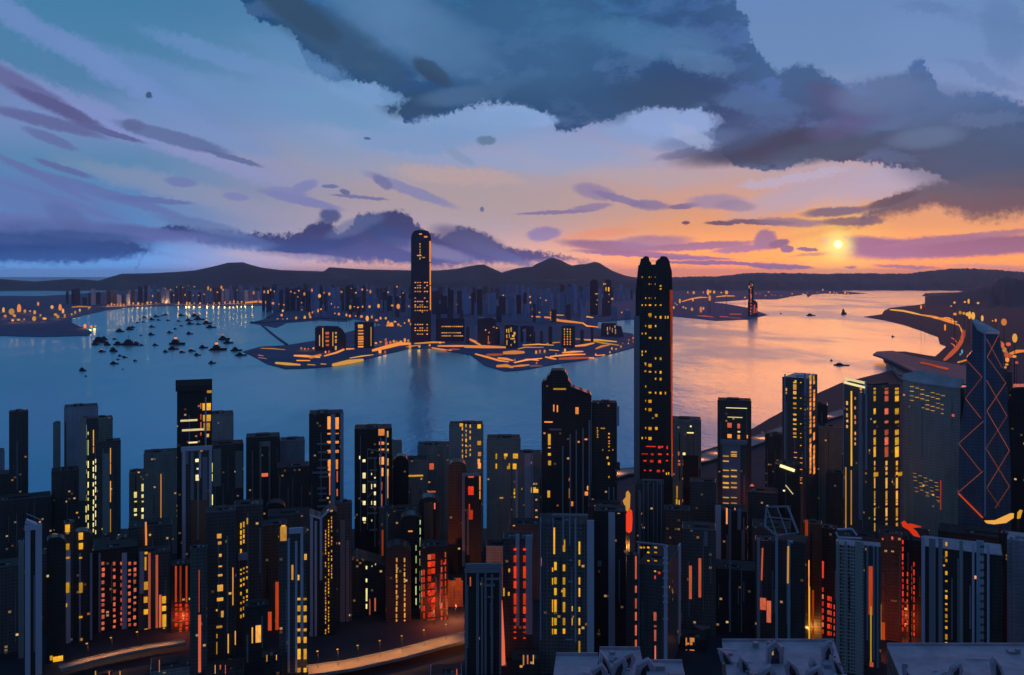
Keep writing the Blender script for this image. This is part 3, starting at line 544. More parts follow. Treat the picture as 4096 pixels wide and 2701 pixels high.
b = Tower('thin lit tower alone on the spit in the orange bay with a low annex', D_at(316.5), 748.4, 754, 280, 'farp', 50, outline=[(747.8, 316.5), (757.6, 316.5), (757.6, 303), (755.4, 300.6), (753.6, 300), (753.4, 283), (752.6, 281.2), (751, 280.6), (749.4, 281.2), (748.6, 283), (748.4, 300), (747.8, 302)], name='tower', cat='tower')
for y in (282.5, 285, 288, 290.5, 293.5, 295.5, 297.6, 300.5, 304, 307.4, 310.4, 313): b.win('salmon' if random.random() > .4 else 'amber', (750.4+random.uniform(-.4, .5), y, 751.2+random.uniform(0, .4), y+1.8))
b.win('amber', (748.8, 285.6, 749.4, 288.4), (752, 284, 752.6, 286)).win('salmon', (754.4, 304.6, 755.1, 313), (756.2, 308, 756.8, 313), (752.9, 306, 753.4, 314))

# ================================================================ lamps
random.seed(11)
def lamp_post(px, py, rpx, mat, label, group, D=None, sq=1.0, cat='lamp', glow=0):
    D = D or D_at(py+rpx+.6); p = at(px, py, D); r = rpx*.72*D/F; sq *= random.choice((.6, .9, 1.25, 1.6))
    e = thing('floodlight', label, cat, (p.x, p.y, 0), 0, group)
    MB().tube([(0, 0, 0), (0, 0, max(p.z-r*.7, 2))], max(r*.14, .4), 5).build('mast', MT['pole'], e)
    MB().ball((0, 0, p.z), r, r*.8, r*sq, 8, 6).build('lamp_head', MT[mat], e)
    if glow:                                   # the lamp's own light, so that it draws its streak on the water
        l = bpy.data.lights.new('lamp_light', 'POINT'); l.energy = glow; l.color = (1, .36, .08); l.shadow_soft_size = 9
        link('lamp_light', l, e, (0, -r*.8-10, p.z))
    return e
def lampset(pts, label, group, mats=('orange', 'amber'), r=(.8, 1.7), D=None, glow=0):
    for q in pts:
        lamp_post(q[0], q[1], (q[2] if len(q) > 2 else random.uniform(*r)), random.choice(mats), label, group, D, random.uniform(.9, 1.6), glow=glow)
img4 = lambda L: [(x*.11564, 262.5+y*.11564)+((s*.11564/2,) if s else ()) for x, y, s in L]
img5 = lambda L: [(225+x*.11564, 250+y*.11564)+((s*.11564/2,) if s else ()) for x, y, s in L]
img6 = lambda L: [(450+x*.09463, 250+y*.09463)+((s*.09463/2,) if s else ()) for x, y, s in L]
img7 = lambda L: [(650+x*.0841, 250+y*.0841)+((s*.0841/2,) if s else ()) for x, y, s in L]
img8 = lambda L: [(800+x*.0942, 250+y*.0942)+((s*.0942/2,) if s else ()) for x, y, s in L]
lampset(img4([(30, 412, 30), (100, 425, 70), (165, 400, 50), (215, 420, 34), (260, 420, 30), (300, 430, 34), (45, 463, 40), (125, 460, 40), (330, 357, 26), (450, 385, 38), (520, 390, 40), (545, 420, 28), (480, 450, 44), (500, 468, 40), (385, 485, 50), (295, 485, 48), (160, 495, 44), (110, 500, 36), (560, 460, 24), (620, 447, 18), (650, 430, 26), (690, 412, 24), (770, 393, 22), (735, 550, 36), (790, 555, 30), (825, 550, 24), (210, 490, 22), (350, 455, 22)]), 'orange flood lamp among the bright cluster on the far left shore', 'lamps on the far left shore', glow=60000)
lampset(img4([(935, 368, 14), (965, 360, 18), (990, 364, 20), (1020, 360, 18), (1045, 362, 16), (1070, 362, 18), (1118, 355, 16), (1152, 352, 18), (1195, 355, 24), (1232, 358, 22), (1275, 350, 26), (1305, 345, 24), (1350, 347, 14), (1425, 340, 12), (1450, 343, 14), (1545, 350, 16), (1615, 352, 20), (1640, 350, 22), (1680, 352, 18), (1730, 352, 24), (1795, 360, 16), (1850, 350, 20), (1895, 350, 20), (1945, 347, 16), (1990, 343, 18), (2022, 341, 20), (2055, 341, 22), (2090, 340, 22), (2125, 347, 18), (2185, 345, 18)]), 'small orange lamp in the row along the edge of the blue inlet', 'lamps along the edge of the blue inlet', glow=240000)
lampset(img4([(1430, 225, 10), (1475, 235, 16), (1528, 212, 10), (1580, 215, 8), (1630, 200, 12), (1680, 210, 18), (1503, 282, 20), (1320, 290, 14), (1600, 280, 10), (1670, 285, 14), (1717, 285, 18), (1765, 275, 22), (1800, 222, 22), (1822, 236, 18), (1880, 257, 20), (1915, 215, 24), (1930, 235, 22), (2050, 238, 10), (2195, 262, 20), (2285, 250, 20), (2318, 255, 16), (2340, 238, 12)]), 'small warm lamp high among the blocks above the blue inlet', 'lamps among the blocks above the inlet', D=10800)
lampset(img5([(248, 370, 22), (340, 362, 24), (372, 362, 18), (395, 345, 12), (425, 357, 10), (602, 372, 24), (638, 352, 20), (686, 380, 26), (752, 348, 20), (817, 397, 36), (857, 370, 22), (902, 380, 26), (1007, 362, 24), (1092, 332, 16), (1132, 370, 24), (1187, 342, 20), (1230, 348, 18), (1257, 360, 24), (1410, 365, 16), (1487, 318, 16), (1540, 372, 14), (1515, 405, 12), (570, 360, 16), (630, 405, 10)]), 'warm lamp spot high among the blocks behind the boat basin', 'lamps among the blocks behind the boat basin', D=9300)
lampset(img5([(948, 495, 12), (978, 495, 18), (1083, 494, 28), (1118, 490, 16), (1150, 496, 22), (1190, 490, 18), (1250, 490, 28), (1328, 484, 32), (1446, 480, 34), (1498, 488, 42), (920, 465, 12), (662, 455, 16), (1590, 487, 16), (665, 517, 16), (770, 535, 12), (805, 525, 22), (830, 512, 20), (755, 540, 12), (730, 555, 22), (690, 585, 28), (738, 580, 22), (615, 588, 26), (538, 598, 16), (500, 605, 36), (490, 563, 28), (500, 525, 24), (455, 597, 22), (400, 626, 24), (370, 628, 14)]), 'warm lamp on the dark arm of land enclosing the boat basin', 'lamps on the land round the boat basin', D=8000)
lampset(img5([(950, 548, 18), (985, 554, 26), (1050, 562, 18), (1080, 570, 24), (1130, 570, 20), (1180, 575, 36), (1230, 592, 38), (1270, 580, 26), (1310, 607, 42), (1345, 590, 26), (1390, 590, 26), (1412, 640, 34), (1440, 650, 50), (1470, 620, 34), (1500, 645, 34), (1520, 660, 24), (1553, 632, 16), (1590, 610, 22), (1605, 640, 22), (1388, 702, 16), (1408, 728, 16), (1562, 702, 14), (1400, 665, 24)]), 'orange lamp in the swarm behind the headland, left of the tallest far tower', 'lamps behind the headland', D=6900)
lampset(img5([(1305, 805, 30), (1345, 795, 34), (1390, 775, 26), (1395, 810, 34), (1430, 800, 30), (1460, 790, 30), (1485, 800, 34), (1520, 795, 36), (1555, 780, 28), (1585, 785, 30), (1340, 878, 36), (1385, 882, 24), (1600, 835, 34), (1680, 836, 30), (660, 850, 26), (690, 855, 22), (720, 855, 26), (765, 850, 26), (870, 882, 20), (900, 880, 20), (1770, 822, 24), (1860, 800, 26)]), 'orange quay lamp glowing at the foot of the tallest far tower', 'quay lamps at the foot of the tallest far tower', glow=9000, mats=('orange', 'orange', 'salmon', 'amber'))
lampset(img6([(136, 495, 10), (165, 545, 8), (210, 500, 10), (455, 500, 30), (445, 540, 18), (437, 588, 14), (562, 480, 26), (580, 602, 16), (550, 662, 14), (845, 495, 26), (850, 555, 24), (955, 506, 12), (1015, 532, 22), (945, 660, 26), (1065, 660, 18), (1172, 658, 20), (650, 578, 10), (655, 635, 12), (700, 662, 10), (710, 698, 16), (245, 605, 12), (260, 575, 10), (75, 575, 16), (832, 685, 12), (735, 742, 10), (765, 742, 10), (370, 685, 10), (870, 625, 10), (1485, 748, 12), (1605, 705, 26), (1665, 698, 26), (1690, 688, 28), (1730, 675, 32), (1815, 660, 16), (1875, 643, 20), (1715, 515, 20)]), 'small warm lamp on the hazy shore right of the tallest far tower', 'lamps on the hazy shore', D=9000)
lampset(img6([(1807, 1020, 26), (1755, 1045, 22), (1885, 985, 18), (1935, 930, 22), (1935, 965, 20), (1890, 950, 18), (1825, 985, 14), (1690, 1080, 20), (1710, 1040, 22), (910, 1080, 30), (950, 1070, 34), (1000, 1070, 30), (1215, 1060, 30), (1120, 1102, 26), (1540, 1105, 22), (345, 972, 40), (410, 980, 40), (685, 1163, 22), (915, 1192, 24)]), 'warm lamp on the flat tip of the headland facing the city', 'lamps on the tip of the headland', glow=6000, mats=('orange', 'amber', 'salmon'))
lampset(img7([(450, 505, 20), (520, 507, 40), (635, 505, 20), (690, 503, 44), (718, 495, 30), (763, 500, 36), (848, 507, 24), (910, 505, 52), (710, 572, 44), (510, 590, 26), (355, 607, 34), (300, 632, 16), (320, 650, 18), (282, 685, 28), (1130, 564, 26), (395, 680, 32), (425, 692, 30), (500, 705, 44), (605, 708, 46), (635, 695, 30)]), 'round warm lamp on the shore right of the black shore tower', 'lamps on the shore right of the black tower', D=9200)
lampset(img7([(1260, 515, 12), (1305, 520, 12), (1375, 543, 16), (1410, 498, 22), (1450, 535, 14), (1490, 540, 12), (1560, 545, 16), (1690, 520, 18), (1660, 553, 12), (1745, 568, 14), (1800, 572, 12), (1820, 525, 18), (1870, 510, 14), (1990, 505, 14), (2055, 475, 18), (2140, 503, 24), (2190, 505, 20), (2222, 514, 18), (2320, 508, 30), (2355, 515, 22)]), 'tiny lamp on the far low spit across the orange bay', 'lamps on the far low spit', D=16000)
lampset(img8([(1645, 680, 52), (1700, 665, 44), (1740, 672, 46), (1775, 682, 46), (1800, 692, 48), (1838, 700, 58), (1935, 725, 40), (2045, 752, 22), (2078, 747, 28), (2165, 765, 84), (1605, 595, 28), (1640, 558, 34), (1750, 552, 34), (1790, 545, 34), (1890, 563, 40), (1285, 605, 26), (1325, 594, 12), (1540, 1003, 26), (1490, 1152, 18)]), 'large amber lamp on the dark shore under the right hand hill', 'amber lamps on the right hand shore', mats=('amber', 'orange'), D=5200)
lampset(img8([(2280, 935, 76), (2212, 1000, 74), (2150, 1010, 54), (2170, 1060, 66), (2190, 1110, 66), (2230, 1125, 70), (2275, 1130, 66), (2200, 1165, 60), (2195, 1215, 50), (2300, 1195, 52), (2180, 1245, 40), (2130, 975, 30)]), 'orange glowing lamp clustered right of the tower with crossed braces', 'lamps right of the braced tower', mats=('orange', 'salmon', 'amber'), D=3000)
lampset(img8([(1720, 1078, 26), (1702, 1108, 28)]), 'bluish white lamp on the bay shore left of the braced tower', 'white lamps on the bay shore', mats=('blue',), D=3800)

# lamp-lit roads and quays, their light put in as glowing tubes on posts
def glow_band(pts, wpx, mat, label, group, D=None, taper=True):
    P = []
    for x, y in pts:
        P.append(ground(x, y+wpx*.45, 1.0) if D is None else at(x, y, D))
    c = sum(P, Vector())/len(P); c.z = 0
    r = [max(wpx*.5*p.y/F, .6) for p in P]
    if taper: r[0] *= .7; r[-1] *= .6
    e = thing('glow_band', label, 'lights', c, 0, group)
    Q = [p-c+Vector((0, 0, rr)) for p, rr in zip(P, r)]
    MB().tube(Q, r, 8).build('glow_tube', MT[mat], e, smooth=True)
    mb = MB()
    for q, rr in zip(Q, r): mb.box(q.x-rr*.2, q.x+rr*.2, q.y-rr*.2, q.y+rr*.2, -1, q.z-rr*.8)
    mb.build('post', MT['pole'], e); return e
B5 = lambda *p: [(225+x*.11564, 250+y*.11564) for x, y in p]
B6 = lambda *p: [(450+x*.09463, 250+y*.09463) for x, y in p]
g = 'glow bands on the headland'
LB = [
 ('amber', 2.6, B5((440, 975), (540, 988), (650, 990)), 'long yellow glow band along the near edge of the headland left part'),
 ('amber', 1.7, B5((715, 990), (780, 993)), 'short yellow glow band beside the long left one on the near edge'),
 ('amber', 1.3, B5((830, 985), (875, 987)), 'shortest yellow glow band on the near edge of the headland'),
 ('amber', 3.6, B5((935, 990), (1060, 970), (1190, 945)), 'thick yellow glow band on the near edge below the two left blocks'),
 ('amber', 1.2, B5((1080, 935), (1180, 920), (1280, 905)), 'thin yellow glow band sloping up behind the thick one'),
 ('orange', 1.8, B5((620, 955), (735, 955)), 'orange glow band in front of the squat cut corner block'),
 ('orange', 2.2, B5((600, 912), (700, 920), (820, 925)), 'orange glow band at the foot of the squat cut corner block'),
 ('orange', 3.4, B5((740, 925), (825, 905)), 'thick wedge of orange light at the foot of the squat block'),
 ('orange', 1.7, B5((860, 915), (960, 890), (1030, 860), (1115, 852)), 'orange glow band curving between the two left headland blocks'),
 ('amber', 1.3, B5((290, 908), (330, 915)), 'small amber glow band near the pointed left end of the headland'),
 ('amber', 1, B5((290, 930), (360, 940)), 'faint amber glow band at the pointed left end of the headland'),
 ('amber', 1.2, B5((310, 850), (420, 855), (520, 862)), 'dim amber glow band along the inner shore of the headland'),
 ('orange', 3.2, B5((1280, 865), (1400, 840), (1500, 815), (1600, 805)), 'broad orange glow band left of the tallest far tower'),
 ('orange', 1.4, B5((1570, 838), (1620, 832), (1690, 822)), 'orange glow band before the foot of the tallest far tower'),
 ('orange', 1.7, B5((1640, 808), (1800, 800), (1900, 798)), 'orange glow band running right from the tallest far tower'),
 ('orange', 1.4, B5((1790, 845), (1880, 862), (1960, 868)), 'orange glow band below the wide low block'),
 ('salmon', 1.4, B5((1880, 875), (1960, 860), (2030, 858)), 'salmon glow band below the wide low block'),
 ('orange', 1.8, B5((1840, 830), (2000, 832), (2200, 828)), 'long orange glow band in front of the wide low block'),
 ('orange', 2.8, B6((155, 1020), (350, 1025), (590, 1025)), 'broad orange glow band in front of the ragged roofed block'),
 ('orange', 2.2, B6((205, 940), (265, 970), (325, 1005)), 'short orange glow band slanting down to the broad one'),
 ('orange', 3.6, B6((560, 1085), (680, 1085), (780, 1075)), 'thick orange glow band before the yellow windowed block'),
 ('orange', 1.8, B6((270, 1098), (400, 1135), (520, 1170), (620, 1180)), 'long orange glow band slanting along the quay edge'),
 ('salmon', 2.4, B6((390, 1105), (470, 1110), (555, 1100)), 'salmon glow band above the slanting quay band'),
 ('orange', 2.2, B6((510, 1140), (600, 1155), (665, 1165)), 'orange glow band at the right end of the slanting quay band'),
 ('orange', 3, B6((490, 1225), (600, 1225), (660, 1235)), 'thick orange glow band at the lowest point of the quay'),
 ('orange', 2, B6((660, 1230), (750, 1225), (835, 1212)), 'orange glow band at the quay right of the lowest point'),
 ('amber', .8, B6((850, 1227), (980, 1225)), 'thin dotted amber glow band at the quay edge'),
 ('orange', 1.6, B6((680, 1190), (800, 1165), (970, 1143)), 'orange glow band sloping up right of the lowest quay point'),
 ('orange', 1.6, B6((800, 1155), (880, 1160), (935, 1165)), 'short orange glow band crossing the sloping one'),
 ('amber', 1.4, B6((720, 1045), (790, 1030), (990, 1028)), 'amber glow band right of the yellow windowed block'),
 ('amber', 1.2, B6((770, 1005), (930, 998), (1095, 1005)), 'thin amber glow band behind the quay lawns'),
 ('amber', 1.2, B6((1015, 990), (1110, 980), (1210, 972)), 'thin amber glow band left of the three column block'),
 ('orange', 1.8, B6((1010, 1130), (1070, 1145), (1120, 1152)), 'short orange glow band at the middle of the headland tip'),
 ('orange', 1.8, B6((1060, 1125), (1250, 1108), (1430, 1100)), 'long orange glow band across the headland tip'),
 ('orange', 1.8, B6((1190, 1085), (1300, 1078), (1405, 1070)), 'orange glow band below the three column block'),
 ('salmon', 2.6, B6((1150, 1148), (1300, 1145), (1460, 1135)), 'thick salmon glow band at the edge of the headland tip'),
 ('orange', 1.6, B6((1465, 1138), (1525, 1137)), 'short orange glow band at the end of the salmon one'),
 ('orange', 2, B6((1315, 1015), (1420, 1008), (1520, 980)), 'orange glow band curving right of the three column block'),
 ('amber', 1.4, B6((1325, 940), (1420, 940)), 'short amber glow band behind the three column block'),
 ('amber', 1.8, B6((1420, 948), (1560, 953), (1760, 967)), 'amber glow band below the sloping shouldered block'),
 ('amber', 1.6, B6((1480, 955), (1620, 985), (1785, 1005)), 'amber glow band slanting right at the headland tip'),
 ('orange', 2, B6((1545, 1040), (1600, 1020), (1680, 1000)), 'orange glow band slanting up at the headland tip'),
 ('orange', 1.6, B6((1550, 1115), (1635, 1105)), 'short orange glow band by the right corner of the headland'),
 ('amber', 1.4, B6((1050, 1055), (1150, 1062)), 'short amber glow band on the headland lawns'),
 ('orange', 1.6, B6((865, 700), (1060, 716), (1190, 745)), 'orange glow band on the road behind the slim headland blocks'),
 ('orange', 2.2, B6((1070, 735), (1230, 755), (1410, 770)), 'bright orange glow band along the road to the notch of water'),
 ('orange', 1.3, B6((1400, 770), (1450, 805), (1560, 812)), 'thin orange glow band at the notch of water'),
 ('amber', 1.5, B6((1390, 715), (1450, 706), (1510, 712)), 'small amber glow band below the purple twin towers'),
 ('amber', 1.4, B6((1060, 683), (1200, 688)), 'small amber glow band left of the purple twin towers'),
 ('orange', 2, [(246.5, 302.4), (258, 301.6), (270, 303), (284, 304.6)], 'orange glow band along the quay right of the blue inlet'),
 ('amber', 1.4, [(72, 307), (80, 306.6), (91, 306.8)], 'amber glow band left of the blue inlet'),
 ('orange', 1.2, img7([(385, 610, 0), (500, 580, 0), (590, 565, 0), (680, 562, 0)]), 'orange glow band curving along the shore right of the black shore tower'),
 ('orange', 1.1, img7([(790, 555, 0), (890, 547, 0), (1005, 545, 0)]), 'orange glow band toward the thin lit tower on the spit'),
 ('salmon', 1, img7([(565, 780, 0), (660, 788, 0), (755, 797, 0)]), 'salmon glow band at the waterline left of the thin lit tower'),
 ('salmon', 1, img7([(830, 790, 0), (930, 795, 0)]), 'short salmon glow band at the waterline of the spit'),
 ('salmon', 1, img7([(950, 762, 0), (1085, 762, 0)]), 'salmon glow band behind the waterline of the spit'),
 ('salmon', .9, img7([(950, 805, 0), (1085, 810, 0)]), 'lowest salmon glow band at the spit waterline'),
 ('amber', 1.6, img8([(960, 632, 0), (1100, 648, 0), (1200, 670, 0), (1310, 692, 0)]), 'straight yellow glow band along the breakwater in the bay'),
 ('orange', 2, img8([(1310, 690, 0), (1440, 715, 0), (1560, 755, 0), (1690, 795, 0)]), 'orange glow band at the root of the breakwater'),
 ('orange', 2.2, img8([(1420, 715, 0), (1520, 735, 0), (1660, 760, 0)]), 'second orange glow band at the root of the breakwater'),
 ('orange', 1.2, img8([(1690, 795, 0), (1710, 840, 0), (1722, 880, 0)]), 'thin orange glow band turning down along the bay'),
 ('salmon', 3.4, img8([(1740, 855, 0), (1730, 920, 0), (1705, 985, 0), (1660, 1050, 0), (1600, 1110, 0), (1535, 1160, 0)]), 'thick salmon glow band curving round the end of the bay'),
 ('orange', 2.4, img8([(1680, 1190, 0), (1765, 1165, 0)]), 'orange glow band left of the braced tower'),
 ('orange', 1.2, img8([(1530, 718, 0), (1575, 722, 0), (1625, 735, 0)]), 'thin orange glow streak near the breakwater root'),
 ('orange', 2, img8([(1540, 795, 0), (1540, 845, 0)]), 'short upright orange glow band below the breakwater root'),
 ('salmon', 1, img8([(1605, 930, 0), (1640, 950, 0), (1665, 980, 0)]), 'thin salmon glow streak inside the bay curve, upper one'),
 ('salmon', 1, img8([(1605, 990, 0), (1635, 1010, 0), (1645, 1035, 0)]), 'thin salmon glow streak inside the bay curve, lower one'),
 ('orange', 3, img8([(2230, 1100, 0), (2300, 1080, 0), (2400, 1065, 0)]), 'orange glow band running right from the lamp cluster by the braced tower'),
]
for mat, w, pts, lab in LB: glow_band([p[:2] for p in pts], w*1.2, mat, lab, g if 'headland' in lab or 'quay' in lab else None)

# ================================================================ boats
def boat_parts():
    h = MB(); hv = [(-.5, -.1), (-.3, -.16), (.2, -.16), (.5, 0), (.2, .16), (-.3, .16), (-.5, .1)]
    h.slab(hv, -.03, .13); h.slab([(x*1.04+.02, y*1.06) for x, y in hv], .13, .17)
    c = MB().box(-.34, .08, -.11, .11, .165, .34); c.box(-.26, -.02, -.09, .09, .335, .46)
    m = MB().tube([(-.12, 0, .45), (-.12, 0, .8)], .012, 5)
    l = MB().ball((-.12, 0, .52), .1, .1, .1, 8, 6)
    return h.mesh('hull', MT['hull']), c.mesh('cabin', MT['cabin']), m.mesh('mast', MT['hull']), l.mesh('lamp', MT['orange'])
BP = boat_parts()
def boat(px, py, lpx, deg, label, group, lit=False, tall=1.0):
    p = ground(px, py); L = lpx*p.y/F
    e = thing('boat', label, 'boat', p, R(deg), group)
    for n, m in zip(('hull', 'cabin', 'mast', 'lamp'), BP):
        if n == 'lamp' and not lit: continue
        o = link(n, m, e); o.scale = (L, L, L*tall)
    return e
random.seed(3)
BO = [(865, 690, 110, -60, 0), (905, 668, 60, -60, 0), (825, 712, 60, -60, 0), (1040, 600, 60, -30, 0), (1125, 583, 60, -50, 0), (1150, 565, 40, -50, 0), (1250, 477, 30, 0, 0), (1190, 522, 20, 40, 0), (1210, 498, 14, 40, 0), (1355, 470, 40, 10, 0), (1315, 497, 38, -20, 0), (1430, 455, 34, -30, 0), (1372, 500, 26, 0, 0), (1240, 517, 22, 0, 0), (1455, 503, 26, 20, 0), (1548, 510, 30, 10, 0), (1570, 462, 38, 5, 0), (1620, 470, 16, 0, 0), (1635, 505, 46, 70, 0), (1648, 535, 46, 70, 0), (1690, 465, 50, 20, 1), (1725, 495, 70, 20, 0), (1718, 537, 34, 20, 0), (1795, 530, 60, 60, 1), (1825, 565, 60, 50, 0), (1317, 560, 42, -20, 0), (1310, 628, 44, -20, 0), (1470, 610, 40, -20, 0), (1517, 578, 28, -30, 0), (1640, 620, 42, 10, 0), (1220, 633, 20, -30, 0), (930, 715, 60, -60, 0), (1030, 713, 70, -20, 0), (985, 770, 70, -60, 0), (1130, 715, 110, -15, 0), (1225, 718, 30, 80, 0), (1040, 810, 30, 60, 0), (1022, 840, 24, 60, 0), (990, 878, 56, -5, 0), (1080, 823, 36, -10, 0), (1170, 853, 26, 5, 0), (1345, 718, 40, -20, 0), (1535, 710, 100, -10, 1), (1500, 752, 66, -10, 0), (1435, 775, 40, -40, 0), (1577, 778, 40, -10, 1), (1660, 768, 48, -8, 1), (1708, 803, 44, 5, 0), (1760, 740, 56, 10, 0), (1820, 760, 24, 0, 1), (1890, 758, 100, 20, 1), (1835, 873, 46, 40, 0), (1940, 668, 70, 60, 1), (1975, 700, 60, 50, 0), (2045, 765, 70, 60, 0), (2085, 805, 70, 50, 0), (717, 937, 54, -40, 0), (743, 985, 18, 0, 0), (1063, 926, 12, 0, 0), (885, 775, 46, -5, 1), (993, 665, 30, 0, 1), (1105, 685, 30, 0, 1), (1570, 550, 24, 0, 1), (1400, 462, 20, 0, 1), (1180, 693, 30, 0, 1)]
for x, y, l, a, lit in BO:
    boat(x*.11564, 262.5+y*.11564, max(l*.16, 2.2), a*.5, ('dark boat with a glowing orange lamp moored in the left bay' if lit else 'small dark boat without lights moored in the left bay'), 'lit boats in the left bay' if lit else 'dark boats in the left bay', bool(lit), random.uniform(.6, .85))
boat(781, 314, 2.4, 0, 'tiny dark boat on the orange bay nearest to the thin lit tower', None)
boat(811, 315.8, 9, 4, 'long low dark boat in the middle of the orange bay', None, tall=.6)
boat(844, 314.4, 6, 20, 'dark high boat on the orange bay, right of the long low one', None, tall=1.9)
boat(831.5, 360.8, 4, 40, 'short dark boat at the tail of the long slanting barge', None, tall=.8)
boat(841.5, 365.4, 15, -16, 'long dark barge slanting across the orange water near the flat roofed towers', None, tall=.35)
boat(893, 337, 3.4, 5, 'tiny dark boat near the curved shore of the orange bay', None)

# ================================================================ exhibition hall with winged roof on the right shore
e = thing('exhibition_hall', 'low hall with slate winged roof jutting into the orange bay', 'hall', ground(930, 372, 0))
def roof_shell(pts, z, th, name, mat):
    q = [ground(x, y, zz)-e.location for x, y, zz in pts]
    mb = MB(); n = len(q); mb.v = [tuple(p) for p in q]+[(p.x, p.y, p.z-th) for p in q]
    mb.f = [tuple(range(n)), tuple(n+i for i in reversed(range(n)))]+[(i, n+i, n+(i+1) % n, (i+1) % n) for i in range(n)]
    return mb.build(name, MT[mat], e)
roof_shell([(873, 354, 40), (877, 351.4, 42), (893, 350.6, 46), (912, 356, 52), (935, 360.5, 50), (966, 366, 44), (966, 384, 44), (948, 381, 48), (915, 372, 46), (893, 361, 42), (884, 357.6, 40)], 45, 8, 'roof', 'roofh')
roof_shell([(884, 358.5, 22), (893, 362, 26), (915, 373, 30), (946, 382, 30), (925, 384, 26), (898, 374, 22), (890, 366, 18)], 25, 6, 'lower_roof', 'roofh')
q = [ground(x, y, 0)-e.location for x, y in [(886, 364), (900, 358), (960, 374), (962, 392), (930, 390), (900, 380)]]
MB().slab([(p.x, p.y) for p in q], 0, 20).build('wall', MT['deep'], e)
for x, y in ((926, 364), (930, 365), (936, 366.5), (942, 368)):
    p = ground(x, y, 49)-e.location; MB().box(p.x-5, p.x+5, p.y-40, p.y+40, 46, 53).build('skylight', MT['rust'], e)
# ================================================================ the near city, back rows first
random.seed(42)
T = Tower
# --- left
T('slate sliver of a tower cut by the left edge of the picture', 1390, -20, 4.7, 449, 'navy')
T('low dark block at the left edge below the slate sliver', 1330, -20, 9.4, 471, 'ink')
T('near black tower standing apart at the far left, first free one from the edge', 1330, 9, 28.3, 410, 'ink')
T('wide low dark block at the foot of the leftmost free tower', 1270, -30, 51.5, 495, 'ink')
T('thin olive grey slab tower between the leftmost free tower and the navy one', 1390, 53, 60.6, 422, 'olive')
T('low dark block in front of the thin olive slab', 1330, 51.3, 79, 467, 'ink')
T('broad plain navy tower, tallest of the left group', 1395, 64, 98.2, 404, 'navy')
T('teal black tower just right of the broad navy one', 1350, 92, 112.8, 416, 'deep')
t = T('dark tower with a pale left strip and double columns of yellow slots', 1300, 79, 98.3, 416.8, 'ink')
t.pil('olive', (79.1, 418, 86.4, 500), name='facing')
for x, w in ((86, 1), (88.1, 1)): t.win('green', (x-.5, 425+(x > 87)*6.8, x+.5, 437.5-(x > 87)*2.8), (x-.5, 440, x+.5, 455)).col('pale', x, 1, 461, 532, 9.4, .55, 0)
t.win('amber', (93, 430, 93.9, 446), (93, 447, 93.9, 453)).col('pale', 93.4, 1, 461, 532, 8.4, .6, 0).col('pale', 95.6, 1, 459, 534, 8.2, .6, .05)
t = T('dark tower with pale middle strip and one long lit slit', 1255, 97.8, 120.8, 438.7, 'ink')
t.pil('olive', (102.5, 453.5, 109.6, 533.5), name='facing').win('amber', (110.1, 448, 110.9, 462.5), (110.1, 463.4, 110.9, 474), (110.1, 481, 110.9, 502), (110.1, 509, 110.9, 532))
t = T('small teal tower with two short columns of yellow windows', 1330, 129, 150, 469, 'deep')
t.win('pale', (134, 492, 136.8, 497.5), (134.4, 501, 136.8, 502), (134, 508.5, 136.8, 511.5), (134.2, 514, 136.8, 515.6), (134.2, 522.6, 136.8, 525), (141.5, 484, 144.4, 491), (141.5, 494.5, 144.4, 497.5), (141.8, 501, 144.4, 502), (141.5, 508, 144.4, 511.5), (141.5, 514.6, 144.4, 518.4))
T('plain teal tower with a single thin lit slit', 1285, 143.6, 178, 449, 'deep').win('amber', (160.5, 474, 161.4, 525.5))
t = T('tall black tower with big golden windows on its upper right, highest on the left', 1200, 177, 212, 380, 'black', cap=False)
t.pil('black', (175.6, 380, 212.2, 390), name='crown', p=2.5)
t.win('gold', (202.4, 384, 211, 388.8), (207, 388.6, 211.6, 392.8), (202.5, 403.4, 210.8, 410), (203, 415, 210.8, 421), (203.5, 423, 210, 430.4), (205, 434, 209, 437))
t.win('salmon', (200.2, 403.2, 201.4, 408.6), (200.3, 414.2, 201.4, 419.6), (200.4, 422, 201.4, 429.2), (200.4, 432.4, 201.4, 435.4), (200.2, 385, 201.2, 388))
t.win('cream', (180.4, 419.9, 197.4, 420.9), (182, 429.4, 203.6, 430.3), (188.6, 442, 197.4, 442.9)).pil('trimb', (204.8, 397, 206.6, 449))
t = T('slate framed tower in front of the tall black golden windowed one', 1120, 181, 212.2, 447, 'ink')
t.pil('trim', (182.2, 449.6, 185.6, 690), (198.6, 451.6, 201.2, 478), (209, 449.6, 212, 560)).pil('trimd', (185.8, 452, 188.4, 464), (190.6, 452, 193.6, 500), (202.4, 457, 207.4, 500)).pil('trim', (181, 447, 212.2, 449.5), name='beam', p=1.6)
t.pil('brown', (199, 500, 208, 690), (191, 500, 197, 690), name='facing').win('cream', (195.3, 459, 198.6, 461.8), (196.6, 468, 199, 469.4), (195.6, 474.8, 199, 480.4)).win('pale', (211.3, 463, 212.6, 472), (211.3, 474, 212.6, 481), (211.4, 494.6, 212.8, 504.8), (211.4, 508, 212.8, 519), (211.4, 522, 212.8, 533)).win('olive', (197, 481, 199, 540))
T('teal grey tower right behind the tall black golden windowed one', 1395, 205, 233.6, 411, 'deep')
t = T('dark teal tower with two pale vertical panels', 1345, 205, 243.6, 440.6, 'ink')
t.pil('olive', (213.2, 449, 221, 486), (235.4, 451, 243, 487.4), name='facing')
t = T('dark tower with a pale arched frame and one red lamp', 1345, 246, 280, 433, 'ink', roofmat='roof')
t.pil('olive', (259.6, 442, 261.4, 516), (268.8, 445, 270.4, 516), (259, 441.6, 270.6, 446), name='arch_frame').win('salmon', (261.6, 473.4, 268, 476.4))
